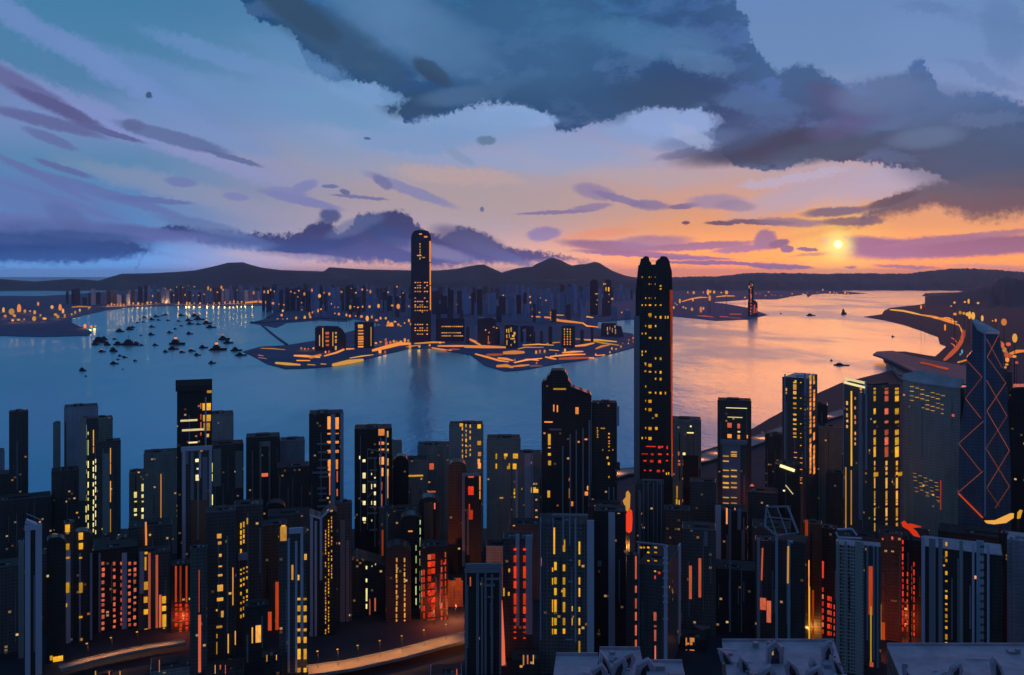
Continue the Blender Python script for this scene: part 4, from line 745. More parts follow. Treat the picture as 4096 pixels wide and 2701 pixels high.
T('plain slate tower between the arched frame tower and the black tower with ticks', 1395, 280, 304.8, 437, 'navy')
T('low dark block bridging to the black tower with ticks', 1310, 277, 309.4, 462, 'ink')
def arch(label, D, x0, x1, top, mat, base=690, k=.62, **kw):
    r = (x1-x0)/2; xm = (x0+x1)/2
    o = [(x0, base), (x1, base)]+[(xm+r*math.cos(a), top+r*k-r*k*math.sin(a)) for a in (math.pi*i/10 for i in range(11))]
    return T(label, D, x0, x1, top, mat, outline=o, base=None, **kw)
arch('black round headed tower below the arched frame tower', 1200, 265.6, 285.6, 502.6, 'black', 640)
# --- black tower with slate ticks
t = T('tall black tower with orange windows beside a wide slate pilaster and slate ticks', 1220, 309, 343.6, 410, 'black')
t.pil('trimb', (330.6, 414, 335.4, 525), (340.3, 413, 343.6, 640))
t.win('orange', (327.4, 416.5, 330.6, 429), (327.4, 433, 330.6, 434.4), (327, 441, 330.6, 443.4), (327.4, 450, 330.6, 453), (327.8, 459.6, 330.6, 470), (328.6, 470, 330.4, 476), (335.4, 417.4, 338.8, 429), (335.4, 433, 338.8, 434), (335.4, 441, 338.8, 443.3), (335.4, 450, 338.8, 452.7), (335.8, 459.5, 338, 469)).win('salmon', (329.2, 476, 330.3, 495), (329.2, 501, 330.3, 520), (336.6, 471, 337.8, 482), (336.6, 489, 337.8, 496))
for i, y in enumerate((443, 451.4, 459, 467, 472, 476, 487.6, 493, 499.4, 505.6)): t.pil('trimd', (317+(i % 3), y, 328.4-(i > 5)*1.8, y+1.3), name='ledge', p=1.6)
t.pil('trimd', (312.4, 471.6, 330, 472.8), name='ledge', p=1.4)
t = T('black tower with cream windows left and an orange stack right, crossed by slate bars', 1220, 354.5, 392, 424.4, 'black')
t.win('orange', (378.4, 429, 384.4, 435.4), (379, 441.8, 384.2, 444.6), (379, 448.8, 384.2, 450.2), (379.6, 457, 384, 464.4), (380.2, 468, 383.4, 476)).win('gold', (387.1, 431, 388.4, 437), (387, 443.2, 388.6, 444.6), (387, 448.8, 388.6, 451), (387.1, 458.4, 388.6, 465.4), (387.1, 469, 388.5, 476), (387.3, 476, 388.2, 498)).win('salmon', (381, 482, 382.2, 490), (381, 494, 382.2, 511))
t.win('cream', (362.6, 459.4, 365.4, 462), (362.6, 472.8, 365.6, 478.2), (362.6, 484.4, 365.4, 492.6), (362.8, 501, 365.6, 504.8), (362.6, 517.4, 365.8, 520.6), (359.2, 456, 360.2, 459), (371.2, 473, 372, 475), (374.2, 477, 375.6, 478.4), (371.2, 484, 372, 489), (374, 484, 375.8, 487), (374, 491.6, 375.8, 495), (371.2, 501, 372, 504.6), (374, 501, 375.8, 505), (371.4, 519.6, 372.2, 521.4))
t.pil('trimb', (380, 438, 381.5, 548), (385.2, 431, 387, 600)).pil('trimd', *[(367.4+(i % 2)*2, y, 377, y+1.3) for i, y in enumerate((457.4, 469.4, 481, 506.4, 512.4, 529))], name='ledge', p=1.5)
t.line('brace', 'trimd', [(367.4, 449), (389.6, 453.2)], 1.0).line('brace', 'trimd', [(368.2, 497), (373, 491.6)], 1.0)
# --- centre back row
T('teal stub tower right behind the black cream windowed one', 1390, 385, 402, 440, 'deep')
t = T('low teal block carrying one long yellow light line', 1300, 388, 428, 456, 'deep'); t.win('gold', (405.6, 475.2, 423, 476.3)).win('cream', (395.4, 501, 397.6, 509.6))
arch('black round topped water tower standing before the low teal block', 1250, 393, 408.6, 455.6, 'black', 700, 1.0)
t = T('plain teal tower with one small orange window', 1345, 417.4, 452, 441.6, 'deep'); t.win('salmon', (429.4, 463.4, 433.8, 469.4), (427.4, 491, 435.6, 492.3))
t = T('teal tower with tidy yellow slots and a ragged yellow right edge', 1300, 449, 483.4, 421.2, 'deep')
t.win('gold', (459.6, 423.4, 463, 426.4)); t.col('amber', 462.4, .9, 427, 458, 6, .5, .1).col('amber', 466, 1.3, 424, 457, 5.6, .62, .05).col('amber', 470.2, 1.1, 424.6, 456, 5, .55, .1)
t.win('gold', (477.4, 424.4, 480.8, 428.4), (477.4, 441, 481, 445)).win('orange', (478, 452, 481, 456), (477.6, 459, 480, 464), (478, 463, 480.8, 468.4))
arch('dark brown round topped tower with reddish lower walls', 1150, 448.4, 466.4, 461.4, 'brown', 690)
t = T('slate framed dark tower with three stacked red windows', 1130, 462, 481.4, 473, 'black')
t.pil('trimd', (462, 476, 464.8, 566)).pil('trimd', (462, 473, 480, 475.8), name='beam', p=1.6).win('salmon', (468.2, 469.4+5.4, 473.8, 477.6)).win('red', (468.2, 486.4, 473.6, 494.8), (468.8, 504, 470, 512), (468.8, 510, 472.8, 519.4)).win('orange', (479.2, 476, 480.6, 490), (479.4, 491, 480.4, 499))
t = T('broad teal tower with a small cluster of odd shaped yellow windows', 1300, 486.6, 520.6, 434.6, 'deep')
t.win('gold', (495.6, 453.6, 497, 459), (495.6, 463.6, 497, 468.6), (504, 453.6, 507.4, 456.4), (504.2, 456, 506, 459), (513, 453.6, 518, 458.4), (507, 466, 510, 469), (508.6, 463.4, 510, 466.4), (512.8, 463.6, 516.4, 469), (499.6, 497.2, 503.2, 498.6)).col('gold', 514.4, 1.2, 488.6, 498, 3.4, .6, 0).col('gold', 514, 1.7, 519.6, 536, 4.6, .7, 0)
t.pil('trim', (515.2, 469.4, 518.6, 610)).pil('olive', (494.4, 446.4, 502.4, 449), (494.4, 449, 496.4, 453), name='ledge')
t = T('narrow teal tower with slate pilasters and a half round yellow window', 1240, 518, 541.6, 450, 'deep')
t.pil('trim', (524.6, 454, 531, 640), (531.6, 455, 533.2, 640)).win('gold', (529.6, 489, 538.2, 492.6), (530.4, 487.4, 536, 489.1)).win('orange', (535.4, 516.4, 537.6, 518), (535.4, 520.6, 537.4, 524.6))
# --- stepped black pair
t = T('stepped black tower with a small dome like crown and sloping right shoulder', 1180, 541.5, 591.5, 372, 'black', outline=[(541.5, 700), (591.5, 700), (591.5, 395.6), (590, 393.8), (571.2, 386.8), (570.6, 383), (568.4, 380), (567.6, 375.6), (565.2, 371.6), (563.6, 370.4), (552, 370.4), (550.4, 372), (550, 374.4), (547.4, 376), (546.4, 380), (543.4, 380.6), (541.6, 383.4)], depth=30, name='skyscraper')
t.win('gold', (553.4, 388.2, 566, 389.8), (548, 434, 550.6, 445), (548, 447, 550.6, 448.2), (548, 453, 550.8, 455.6), (548.2, 460.6, 551, 465.2), (547.4, 490.6, 550, 497.4)).win('orange', (553.2, 404.6, 554.4, 411.4), (556.8, 405.2, 558, 412), (575.4, 407.2, 578.6, 414), (544.4, 421.4, 552.6, 422.6), (569, 478, 571, 481), (569, 488.4, 571, 498), (569.4, 501.4, 573.2, 506), (584.6, 438.6, 587.4, 440), (587, 486, 588.2, 490), (584.8, 491.6, 588, 495.4))
t.pil('trimd', (562, 446, 563.4, 640), (569.4, 434, 571, 640), (575.6, 430, 577, 640), (582.2, 428, 583.8, 640), (588.6, 420, 590.4, 640)).pil('trimd', (549.4, 428.4, 561.6, 430.4), name='ledge')
t = T('square black tower leaning on the stepped one, with lines of tiny yellow windows', 1180, 591.6, 617, 400.6, 'black', depth=26)
t.col('gold', 597.5, 1.0, 427.6, 438, 2.6, .5, 0).win('gold', (600.6, 427.7, 605, 428.9), (602.2, 449.4, 603.2, 450.4), (612.4, 449.4, 613.2, 450.4), (606.6, 456.6, 608.4, 458.8), (608, 462.4, 609.6, 465), (608.4, 476, 609.6, 478)).col('gold', 609, 1.4, 433, 452, 3.4, .35, 0)
t.pil('trimd', (608.2, 487, 609.8, 640), (613, 487, 614.4, 640)).pil('trimb', (616.6, 406, 619.2, 426), name='facing').pil('black', (615.6, 462, 620, 470), name='bay', p=3)
# --- the tallest near tower
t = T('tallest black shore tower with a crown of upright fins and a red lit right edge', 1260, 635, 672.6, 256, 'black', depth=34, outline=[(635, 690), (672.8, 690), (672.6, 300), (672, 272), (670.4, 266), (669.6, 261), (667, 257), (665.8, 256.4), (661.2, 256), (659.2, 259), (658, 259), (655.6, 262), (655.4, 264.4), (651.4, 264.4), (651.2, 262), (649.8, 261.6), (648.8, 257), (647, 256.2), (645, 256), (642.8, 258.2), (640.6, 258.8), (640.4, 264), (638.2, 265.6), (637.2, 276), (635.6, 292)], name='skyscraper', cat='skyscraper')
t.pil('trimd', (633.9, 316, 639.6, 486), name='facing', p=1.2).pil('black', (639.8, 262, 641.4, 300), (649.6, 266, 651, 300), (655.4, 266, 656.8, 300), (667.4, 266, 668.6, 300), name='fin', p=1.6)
t.pil('rust', (669.8, 290, 672.6, 312), (670.4, 312, 672.7, 345), (670.8, 345, 672.7, 392), (671.2, 392, 672.6, 440), (671.5, 440, 672.5, 476), name='glow_strip', p=.8)  # glowing strips stand in for sunlight along the right edge
for y, xs in ((276.4, '2ac'), (283.4, '2c'), (285.2, 'd'), (288.2, 'd'), (297.4, 'b2c'), (304.4, 'ab2cd'), (313.2, '3'), (316, 'cdgh'), (325, 'b3c'), (332.6, 'ab'), (337, '2cd'), (350.6, 'ab'), (353.8, 'a'), (357.4, 'cd'), (363.8, 'b3'), (371, '2cd'), (377.8, 'cd'), (385.6, 'b'), (391.8, '2cdg'), (399.8, 'b3'), (408.2, 'b3'), (414, 'ec'), (427, 'b3ce'), (437, 'a3b')):
    for ch in xs:
        x, w, h = {'a': (642.2, 1.1, 2), 'b': (645.7, 1, 1.8), '2': (650, 2.4, 1.5), '3': (650, 3.1, 3), 'c': (655.6, 1.2, 2), 'd': (660.6, 1.8, 2.6), 'e': (656.4, 2.2, 2.8), 'g': (665.4, 1.2, 2.6), 'h': (668, 1, 2.6)}[ch]
        if y < 310: h = min(h, 1.4)
        t.win('gold', (x-w/2, y, x+w/2, y+h))
for y, xs in ((446, ((646, 655.6, 1), (658, 660.8, 2.4), (661.4, 663, 1.6), (666.6, 667.8, 3.2))), (453.4, ((641.6, 648, 1), (651, 653.6, 1.9), (658, 661.6, 1.6), (666.6, 668.4, 1.6))), (460, ((643.4, 646.6, 1.6), (650, 653.4, 2.4), (658.2, 661, 3), (666, 668, 1.3))), (469.8, ((644, 645.6, 1), (649.4, 651.6, 1.2), (656.8, 660, 2.4), (662.6, 664, 2)))):
    for a, b_, h in xs: t.win('red', (a, y, b_, y+h))
t.win('gold', (666, 472.6, 667, 474.8), (668, 472.2, 669.2, 474.6)).win('red', (637.2, 388, 638.2, 394.6))
t = T('slate lined dark tower standing before the foot of the tallest black shore tower', 1180, 636, 664, 479, 'ink')
t.pil('trimd', (638.4, 490, 640.2, 560), (643, 481.6, 644.2, 560), (647.6, 481.6, 648.8, 560), (653, 481.6, 654.2, 545), (656.8, 481.6, 658, 545), (660.8, 481.6, 662, 565)).pil('trimd', (642, 479, 662, 481), name='beam', p=1.6)
t = T('dark teal tower close right of the tallest black shore tower', 1395, 671, 701.2, 416.6, 'deep')
t.win('pale', (687, 432.2, 693.6, 433.4), (690, 425.6, 691.6, 427), (682.8, 452.6, 685.4, 455.2)).win('salmon', (678, 451.6, 679.4, 455.4), (678.2, 460, 680, 461.8), (678, 463, 680.4, 465.6), (682.8, 460, 684.6, 462), (682.8, 463, 685.6, 465.6), (682.4, 499.4, 685.4, 502), (682, 507, 684.4, 520)).win('gold', (682.4, 477.8, 685.4, 479.8), (676.4, 486, 677.6, 498), (676, 499, 677.4, 508), (678.6, 500, 679.6, 512))
t.pil('black', (683, 455, 698, 520), name='facing')
t = T('dark tower with two cream light lines and four red windows', 1345, 717.4, 751.4, 398, 'ink')
t.win('cream', (726, 407.4, 747, 408.7), (727.6, 416.6, 742.4, 418), (737.6, 431, 740.2, 432.6)).win('salmon', (727.4, 422.8, 731.6, 427.6), (737.4, 423.6, 740, 428.4)).win('orange', (727.4, 434, 731.6, 438), (737.4, 434.8, 740, 439), (746.8, 435, 747.8, 438.4))
t = T('slate blue tower with paired orange slots in front of the red windowed one', 1240, 722, 747.4, 439.6, 'ink')
t.pil('trimd', (722.2, 444, 740.4, 508), name='facing', p=.8).pil('trimd', (720.2, 439.6, 746.4, 445), name='beam', p=2.4)
for y, a, b_ in ((451.4, 0, 1), (453.8, 0, 1), (455.4, 1, 1), (460.4, 1, 0), (469.6, 1, 1), (475.4, 1, 1), (482, 1, 1), (486.4, 1, 1), (496.8, 1, 1), (502.4, 1, 1)):
    h = 1.7 if y in (475.4, 482, 486.4) else 1.1
    if a: t.panel('window', 'amber', 723, y, 728.8, y+h, p=1.5)
    if b_: t.panel('window', 'amber', 731, y, 736.8, y+h, p=1.5)
t = T('dark tower with broad slate pilasters below the slate blue slotted one', 1130, 714.6, 747, 504.6, 'black')
t.pil('trim', (715.2, 505, 721, 561)).pil('trimd', (728.4, 509, 731.2, 640), (737.4, 509, 741.2, 530), (741.4, 530, 745, 560)).win('orange', (726, 508, 727.6, 524), (734.4, 508, 735.6, 510))
# --- right
t = T('sharp edged dark tower with blue grey roof edge, windows on both faces', 1300, 782.2, 806, 373, 'ink', far=817.4, yaw=14, roofmat='roofs')
t.pil('trimb', (784.4, 374, 785.7, 459), (804.2, 373.4, 806, 392)).col('trimb', 805, 1.6, 392, 440, 5, .6, 0).pil('trimb', (804.8, 433, 806, 468)).pil('trim', (783, 371.8, 806, 373.2), name='roof_edge', p=.6)
t.win('amber', (793.2, 384.2, 796.4, 389.8), (793.2, 391, 796.4, 394.4), (785.6, 388, 787, 391), (785.6, 392, 787, 394)).win('gold', *[(793.2, y, 796.4, y+1.4+(i % 3)*.5) for i, y in enumerate((381.8, 397, 402.4, 407.4, 413.6, 418.4, 423.4, 428.2, 432.2, 436.2))], *[(800.2, y, 801.4, y+1) for y in (382, 397.6, 408, 423.4, 433, 437, 445)])
t.win('orange', *[(794, y, 797, y+.9) for y in (452, 457, 462)], *[(800, y, 802.4, y+.9) for y in (457.6, 462.4, 469, 477.4, 482.6)], (796.4, 469, 798.6, 470), (795, 477.4, 798, 478.4))
for x, w in ((810.4, 1.5), (814, 1.5)): t.col('orange', x, w, 381, 476, 4.6, .62, .05, face='R')
t.win('gold', (809.4, 375, 811.4, 380), (813, 376, 814.2, 380), face='R')
t = T('small dark tower with a lit sloping sign board before the sharp edged tower', 1200, 776, 800, 461, 'black')
t.win('cream', (783, 489.8, 785, 491.4)); t.line('glow_strip', 'cream', [(785.6, 485), (793, 494)], .55)
t.line('glow_strip', 'cream', [(780, 465.4), (794.6, 470.6)], 2.1)
T('plain dark block tucked behind the sharp edged tower', 1390, 806, 827.6, 402, 'ink')
T('hazy low block on the shore road left of the sharp edged tower', 1450, 765, 783, 432, 'ink')
T('lower plain dark block right of the sharp edged tower', 1345, 818, 845, 424, 'deep')
t = T('big dark tower with cream light bars at its top left corner and tidy window columns', 1170, 843.4, 866.8, 379, 'ink', far=900, yaw=34, roofmat='roof', depth=None)
t.line('glow_strip', 'cream', [(845.6, 375.8+2.6), (865, 380.6+2.2)], 1.7, p=1).line('glow_strip', 'cream', [(844.6, 380.6+1.6), (865.4, 386.2+1.2)], 1.5, p=1)
t.pil('trimb', (864.4, 381, 866.6, 394), (866, 394, 867, 470)).pil('trimd', (859, 392, 862.4, 520))
t.win('gold', (850.8, 391, 852.2, 466), (850.8, 470, 851.8, 525)).win('amber', (845.4, 467, 846.4, 530)).col('amber', 847.2, 1.6, 395, 428, 5.4, .6, .2).col('orange', 855.2, 1.2, 397, 450, 5, .55, .2).col('amber', 861, 1.7, 388, 503, 4.6, .62, .05)
for x, w, m in ((874.6, 2.0, 'gold'), (886.4, 3.4, 'salmon'), (896.8, 3.6, 'gold')):
    t.win(m, *[(x-w/2, y, x+w/2, y+h) for y, h in ((388, 1.4), (391, 3), (396, 5), (408.6, 4), (413, 1), (421, 1.8), (430, 4.6), (437.6, 7), (447, 9.6))], face='R')
    t.win('amber', *[(x-w/4, y, x+w/4, y+h) for y, h in ((461, 4), (467, 3), (472, 2.6), (478, 10), (491, 8), (500, 2), (503, 2), (508, 8), (518, 2), (523, 8))], face='R')
t.win('gold', (898, 472.6, 902, 475.4), (873.6, 473, 878, 476), face='R')
t.pil('trimb', (840.4+3.2, 381, 844.2, 498))
t = T('dark teal tower with a sloping blue grey roof and slanting lines of small windows', 1150, 903, 960, 387.5, 'deep', yaw=24, outline=[(903, 690), (960, 690), (960.4, 388), (948, 387.4), (911, 380.8), (903, 378)], depth=34, cap=False)
# its sloping roof sheet
def local_sheet(t, name, pts, mat, th=1.2):
    q = [(t.F(x, y)[0], yy, t.F(x, y)[1]) for x, y, yy in pts]; n = len(q); mb = MB()
    mb.v = list(q)+[(x, y, z-th) for x, y, z in q]
    mb.f = [tuple(range(n)), tuple(n+i for i in reversed(range(n)))]+[(i, n+i, n+(i+1) % n, (i+1) % n) for i in range(n)]
    return mb.build(name, MT[mat], t.e)
local_sheet(t, 'roof', [(902, 378.2, -1.5), (911, 380.9, -1.5), (948, 387.6, -1.5), (961, 387.8, -1.5), (963.4, 379.4, 3), (938, 375, 8), (914, 369.6, 8), (910, 372.4, 5), (903, 373.4, 3)], 'roofs')
for k, y in enumerate((386.2, 390.8, 395.4, 400, 404.2)):
    for i in range(7):
        x = 910+i*5.2
        if (i*3+k) % 5 != 4: t.win('gold' if k in (0, 2) else 'amber', (x, y+i*1.5, x+3.8, y+.8+i*1.5))
for k in range(6):
    for i in range(5):
        x = 913+k*.4+i*5.4
        if (i*2+k) % 4 != 3: t.win('amber', (x, 473+k*3.6+i*2.3, x+3.4, 473.8+k*3.6+i*2.3))
t.win('salmon', (951.6, 414, 954.4, 416.8)).win('rust', (940.4, 480, 941.2, 510)).pil('olive', (915, 400, 922, 458), (944, 400, 952, 430), name='facing').win('gold', (922.6, 484.6, 924.4, 486.4))
T('dark block behind the tower with sloping blue grey roof', 1270, 946, 972, 392, 'ink', cap=False)
# --- braced tower: two prism shafts meeting at a pale corner, lit diagonals
t = T('faceted dark blue tower with lit crossed braces and a slanted grey roof', 1090, 960, 1008, 330, 'glass', depth=36, outline=[(957.4, 690), (984.6, 690), (984.6, 333), (976, 328), (972.4, 322), (972, 352), (966.6, 358), (966, 392), (960, 430), (958.4, 470)], roofmat='roofs', name='skyscraper', cat='skyscraper')
w2 = MB().prism([t.F(x, y) for x, y in [(984.7, 690), (1011, 690), (1011, 470), (1007.4, 400), (1004, 372), (999.6, 333.4), (984.7, 333)]], -1.2, 34).build('wall', MT['glass'], t.e)
local_sheet(t, 'roof', [(984, 333, -2.4), (999.8, 333.6, -2.4), (999.6, 331.4, 6), (987, 325.4, 22), (974, 319.6, 34), (972.4, 322, 12), (976.4, 328.6, 0)], 'roofs')
t.pil('trimb', (983.8, 333, 986, 400), (984.2, 400, 986, 516), name='corner_fin', p=2)
Z = lambda *p: [(825+x*.1435, 312.5+y*.1435) for x, y in p]
for seg in (Z((1125, 180), (1235, 385)), Z((1215, 150), (1130, 310), (1260, 490), (1128, 685), (1285, 960), (1128, 1220), (1215, 1350)), Z((1125, 470), (1268, 720), (1122, 945), (1285, 1210), (1185, 1360)), Z((1125, 138), (1216, 142))):
    t.line('brace', 'dull', seg, .2, p=1.9)
for seg in (Z((985, 330), (1095, 450), (978, 598), (1088, 738)), Z((1105, 755), (932, 912), (1085, 1105)), Z((1100, 1105), (925, 1255))): t.line('brace', 'dull', seg, .19, p=.8)
t.line('brace', 'rust', Z((930, 1260), (1100, 1430)), .9, p=.8)
T('slate tower half hidden behind the braced tower', 1230, 992, 1012, 370.6, 'ink')
t = T('black tower at the right edge, right of the braced tower', 1165, 1007.4, 1050, 387, 'black', outline=[(1007.4, 690), (1050, 690), (1050, 390), (1024, 387), (1013, 387), (1010, 391), (1009, 398), (1007.4, 402)])
T('dark block behind the big dark tower with cream bars', 1290, 826, 846, 470, 'ink')

# ================================================================ front row (feet on the ground near the lit roads)
t = T('slate framed slim tower with a wedge cap in the lower left corner', 900, 24.4, 42, 526, 'black', cap=False)
t.pil('trim', (25, 526, 30.4, 690), (35.4, 526, 42, 690)).pil('trim', (24.6, 525.4, 42, 528.6), name='beam', p=1.5)
t.line('roof_rail', 'trimb', [(26, 514.4), (33, 517), (41.4, 521)], .4, p=-3)
MB().prism([t.F(x, y) for x, y in ((25, 524.6), (26.6, 520.4), (37, 524.6))], 1, 9).build('roof_wedge', MT['trim'], t.e)
T('narrow olive tower left of the slate framed slim one', 940, 18.4, 24, 540, 'olive')
T('dark block in the lower left corner', 950, -20, 20, 560, 'ink')
t = arch('black round headed tower with two small golden windows above it, lower left', 930, 46.6, 66, 537, 'black'); t.win('gold', (50, 656, 52.6, 660), (53, 657, 63, 660.4))
t = T('dark tower with a column of square golden windows on a slate strip, lower left', 980, 64, 74, 520, 'ink')
t.pil('trim', (65.6, 550, 70.6, 658)); [t.panel('window', 'gold', a, y, b_, y2, p=1.7) for a, y, b_, y2 in ((65.2, 524.6, 69.8, 531.4), (65.4, 543.6, 69.4, 549), (65.4, 557, 69.6, 558), (65.6, 582.6, 69.2, 592), (65.6, 603.4, 67, 606.4))]
t = arch('black round headed tower with square golden windows, beside the red windowed block', 985, 73.4, 92.4, 531, 'black')
t.pil('trimb', (79, 553, 80.8, 659), (90, 553, 92.2, 640)); [t.panel('window', 'gold', a, y, b_, y2, p=1.7) for a, y, b_, y2 in ((78.6, 524.6+8, 83, 539), (78.8, 543, 83, 548.6), (79, 557, 82, 558), (79, 582.6, 82.6, 592), (79, 616, 82.4, 617.4), (80.6, 638, 82.4, 640))]
t = T('dark tower covered with rows of small red windows in the lower left', 1015, 93, 138, 540, 'black')
for x, w in ((103, 2.8), (114.4, 2.4), (121.6, 2.2), (129.4, 2.6), (134.8, 2.6)): t.col('salmon', x, w, 562, 641, 6.4, .42, .06)
t.pil('trimb', (98.6, 553, 100.6, 650)).pil('trim', (121.8, 553, 127, 637), p=1.2)
arch('black round headed roof drum rising behind the red windowed tower', 1070, 115.4, 133, 537.6, 'black')
t = T('dark tower with a blunt slate pilaster and golden windows beside glowing red tubes', 1020, 138.4, 170, 546, 'ink')
t.pil('trimb', (139.6, 552, 144, 593)).win('gold', (143.8, 582, 148, 589.4), (143.8, 597, 147.6, 602.4), (143.8, 609.6, 148, 614), (144.4, 629, 147.6, 641), (162, 596.4, 166, 603), (162, 606, 166, 610.6), (162.4, 614.6, 166.2, 626.4), (162.4, 630, 165.8, 635.4), (144.6, 552, 147.6, 554), (144.6, 557, 146.4, 570)).win('salmon', (148.2, 553, 150.6, 632), (155.6, 555, 158, 640), (159, 595, 161.4, 640)).pil('brown', (150.8, 560, 155.4, 638), name='facing')
MB().tube([(0, 0, 0), (0, 0, 1)], 1).mesh('x', None) if False else None
t = T('dark tower with a short orange spire light on its face, lower left', 1065, 128, 172, 519, 'ink')
t.line('glow_strip', 'orange', [(145.8, 522), (146.2, 545)], 1.1).win('gold', (215-66, 534, 217-66, 535.6))
t = T('red lit lattice tower between the slate framed tower and the lit road', 1010, 171, 192, 560, 'black')
for x in (176, 180.6, 186.6):
    t.col('red', x, 2.6, 604, 637, 4.4, .62, .05)
    t.win('rust', (x-1, 566, x+.8, 602))
t = T('dark tower with a tall salmon light tube down its right side', 902, 190, 207, 545, 'ink'); t.win('salmon', (198.2, 615, 201, 672)).win('rust', (198.6, 570, 199.6, 612))
t = T('dark tower with widely spaced golden windows, right of the salmon tube', 935, 206, 236, 506, 'ink')
for y, x0, x1, h in ((534, 217, 221.4, 4), (541.6, 218, 221.4, 2.6), (554, 219, 221.6, 2.6), (565.8, 218.6, 222, 1), (574.4, 218, 222.4, 1.6), (585, 217.4, 223, 5.8), (598, 217, 223.2, 2.6), (611, 221, 223.6, 6), (609.4, 216, 217.4, 1.6), (626, 216.4, 222.2, 1.6), (634, 216.4, 217.4, 4), (642, 216.4, 217.2, 12)): t.win('amber', (x0, y, x1, y+h))
t.win('amber', (232.4, 567.6, 233.4, 605), (227.6, 634, 228.8, 653), (236.2-1.4, 631, 235.8, 644.6))
t = T('dark tower with slanting rows of small yellow windows', 975, 234, 263, 500, 'ink')
for i, y in enumerate((523, 530.5, 536, 541, 549, 556, 569, 573.6, 579, 584.6, 592, 598, 602, 608, 615)):
    hh = (5.4, 4, 3, 3.4, 4.6, 2, 1.6, 1, 2.6, 2, 3, 2, 2, 3, 3)[i]
    for j, x in enumerate((240.2, 243, 246.2)):
        if (i+j) % 6 != 5 and not (j == 2 and i < 6): t.win('gold', (x, y-j*1.3, x+1.5, y-j*1.3+hh))
t.pil('trimb', (238, 555-2, 247.4, 559), name='awning', p=3).win('gold', (246.6, 518, 248, 524))
t = T('dark block with one large lit golden window low on its wall', 905, 244, 268, 600, 'black'); t.win('amber', (255.6, 625.6, 261, 642), (251.6, 627.4, 253, 643))
t = T('rust streaked dark tower right of the slanting yellow windows', 1015, 262, 287, 520, 'brown')
t.pil('rust', (267.4, 612, 271.6, 672), (275.4, 582, 278.6, 672), name='glow_strip', p=.4)
t = T('slate piped tower with a rounded golden window at its upper left', 903, 279, 307, 528, 'ink')
t.pil('trim', (287.6, 538, 289.8, 672), (295, 541, 297.4, 672), (300.4, 533, 303.2, 640)).pil('trim', (289, 528, 303.2, 532.6), name='beam', p=2).win('amber', (280.2, 526.6, 286.6, 540.6), (281.4, 525.2, 285.4, 526.7), (306-1.8, 554, 308.4-1.6, 559.6), (291.4, 565, 293.4, 579.6), (297.6, 575, 299.4, 580))
for y, h in ((598, 2), (605.6, 5.4), (615.6, 6.4), (628.6, 2.4), (637, 5.6), (649, 10), (668, 4)): t.win('gold', (297.4, y, 300.6, y+h), (303.6, y, 306.6, y+h))
t = T('slate outlined tower with a gabled cap and a dense right column of tiny yellow windows', 1000, 309.4, 337, 517, 'black', outline=[(309.4, 690), (337, 690), (337, 512), (330.4, 508.4), (320.4, 518), (309.6, 514.4)])
t.pil('trim', (310, 516, 313, 640), (319.8, 519, 322.2, 580), (314.6, 521, 317, 660)).line('cornice', 'trim', [(309.6, 515), (320.4, 518.4), (330.6, 509)], 1.1)
for x in (325.6, 328.6, 331.6): t.col('gold', x, .9, 516+(332-x)*1.2, 650-(x > 331)*70, 3.3, .55, .12)
t = T('dark tower with long slate streaks between the gabled and the slanted roof towers', 1040, 336, 352, 500, 'ink'); t.pil('trimd', (340, 520, 345, 640), (346, 540, 349, 660))
t = T('black building with a shallow pitched top and a broken cream light line', 1060, 349.6, 385, 556, 'black', outline=[(349.6, 690), (385, 690), (385, 566), (377, 563), (356, 557.6), (350, 563)])
t.win('pale', (365.8, 566, 367.2, 569), (365.8, 578.6, 367.2, 582), (365.8, 588.4, 367.4, 601), (365.8, 604, 367.2, 608.6), (366.4, 624, 367.4, 650), (371.6, 565.6, 372.4, 566.6), (375, 563.6, 376, 565)).win('salmon', (369.2, 599, 370.4, 621), (374.4, 598, 375.8, 611), (374.6, 624.6, 375.6, 636)).win('amber', (379.4, 614.4, 382, 620))
t = T('dark tower with a narrow red light streak, right of the cream windowed black tower', 1105, 379, 393, 506, 'ink'); t.win('salmon', (382.4, 560, 384.4, 586.6)).win('rust', (381.6, 530, 383.4, 560)).pil('trimd', (386, 512, 388, 600))
t = arch('black round headed tower with two dotted amber window columns', 1040, 385.6, 411, 545, 'black')
for x in (396.6, 404.6): t.col('amber', x, 1.4, 558, 645, 5.2, .66, .04)
t = arch('taller black round headed tower with two pale green light columns', 1080, 400.4, 421.6, 515, 'black')
t.win('orange', (408.2, 530.6, 412.6, 531.8)).col('green', 416, 1.0, 534, 650, 12, .66, .05).col('green', 420.2, 1.0, 514+6, 630, 12, .66, .05)
t = arch('black round headed tower glowing dull red inside its upper half', 1120, 418.6, 439.4, 497, 'black')
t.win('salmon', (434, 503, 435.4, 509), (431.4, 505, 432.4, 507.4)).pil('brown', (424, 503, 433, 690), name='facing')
t = T('red lit facade barred by dark slanting frames above the orange road', 1045, 420, 448, 540, 'black')
for i in range(11):
    y = 556+i*7.2
    for x, w in ((421.8, 1), (424, 1.2), (429.4, 3.4), (433.2, 3.8), (441.6, 1.6), (445.4, 1.2)):
        if (i > 1 or x > 428) and random.random() > .12: t.panel('window', 'red' if random.random() > .3 else 'salmon', x-w/2, y-(x-420)*.16, x+w/2, y-(x-420)*.16+5.2)
for k in range(7): t.line('frame', 'black', [(427, 588+k*9), (436, 574+k*9)], .5, p=.6)
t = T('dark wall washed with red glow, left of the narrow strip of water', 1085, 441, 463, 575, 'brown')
t.win('rust', (455.6, 560+18, 461, 590), (444, 580, 450, 596))
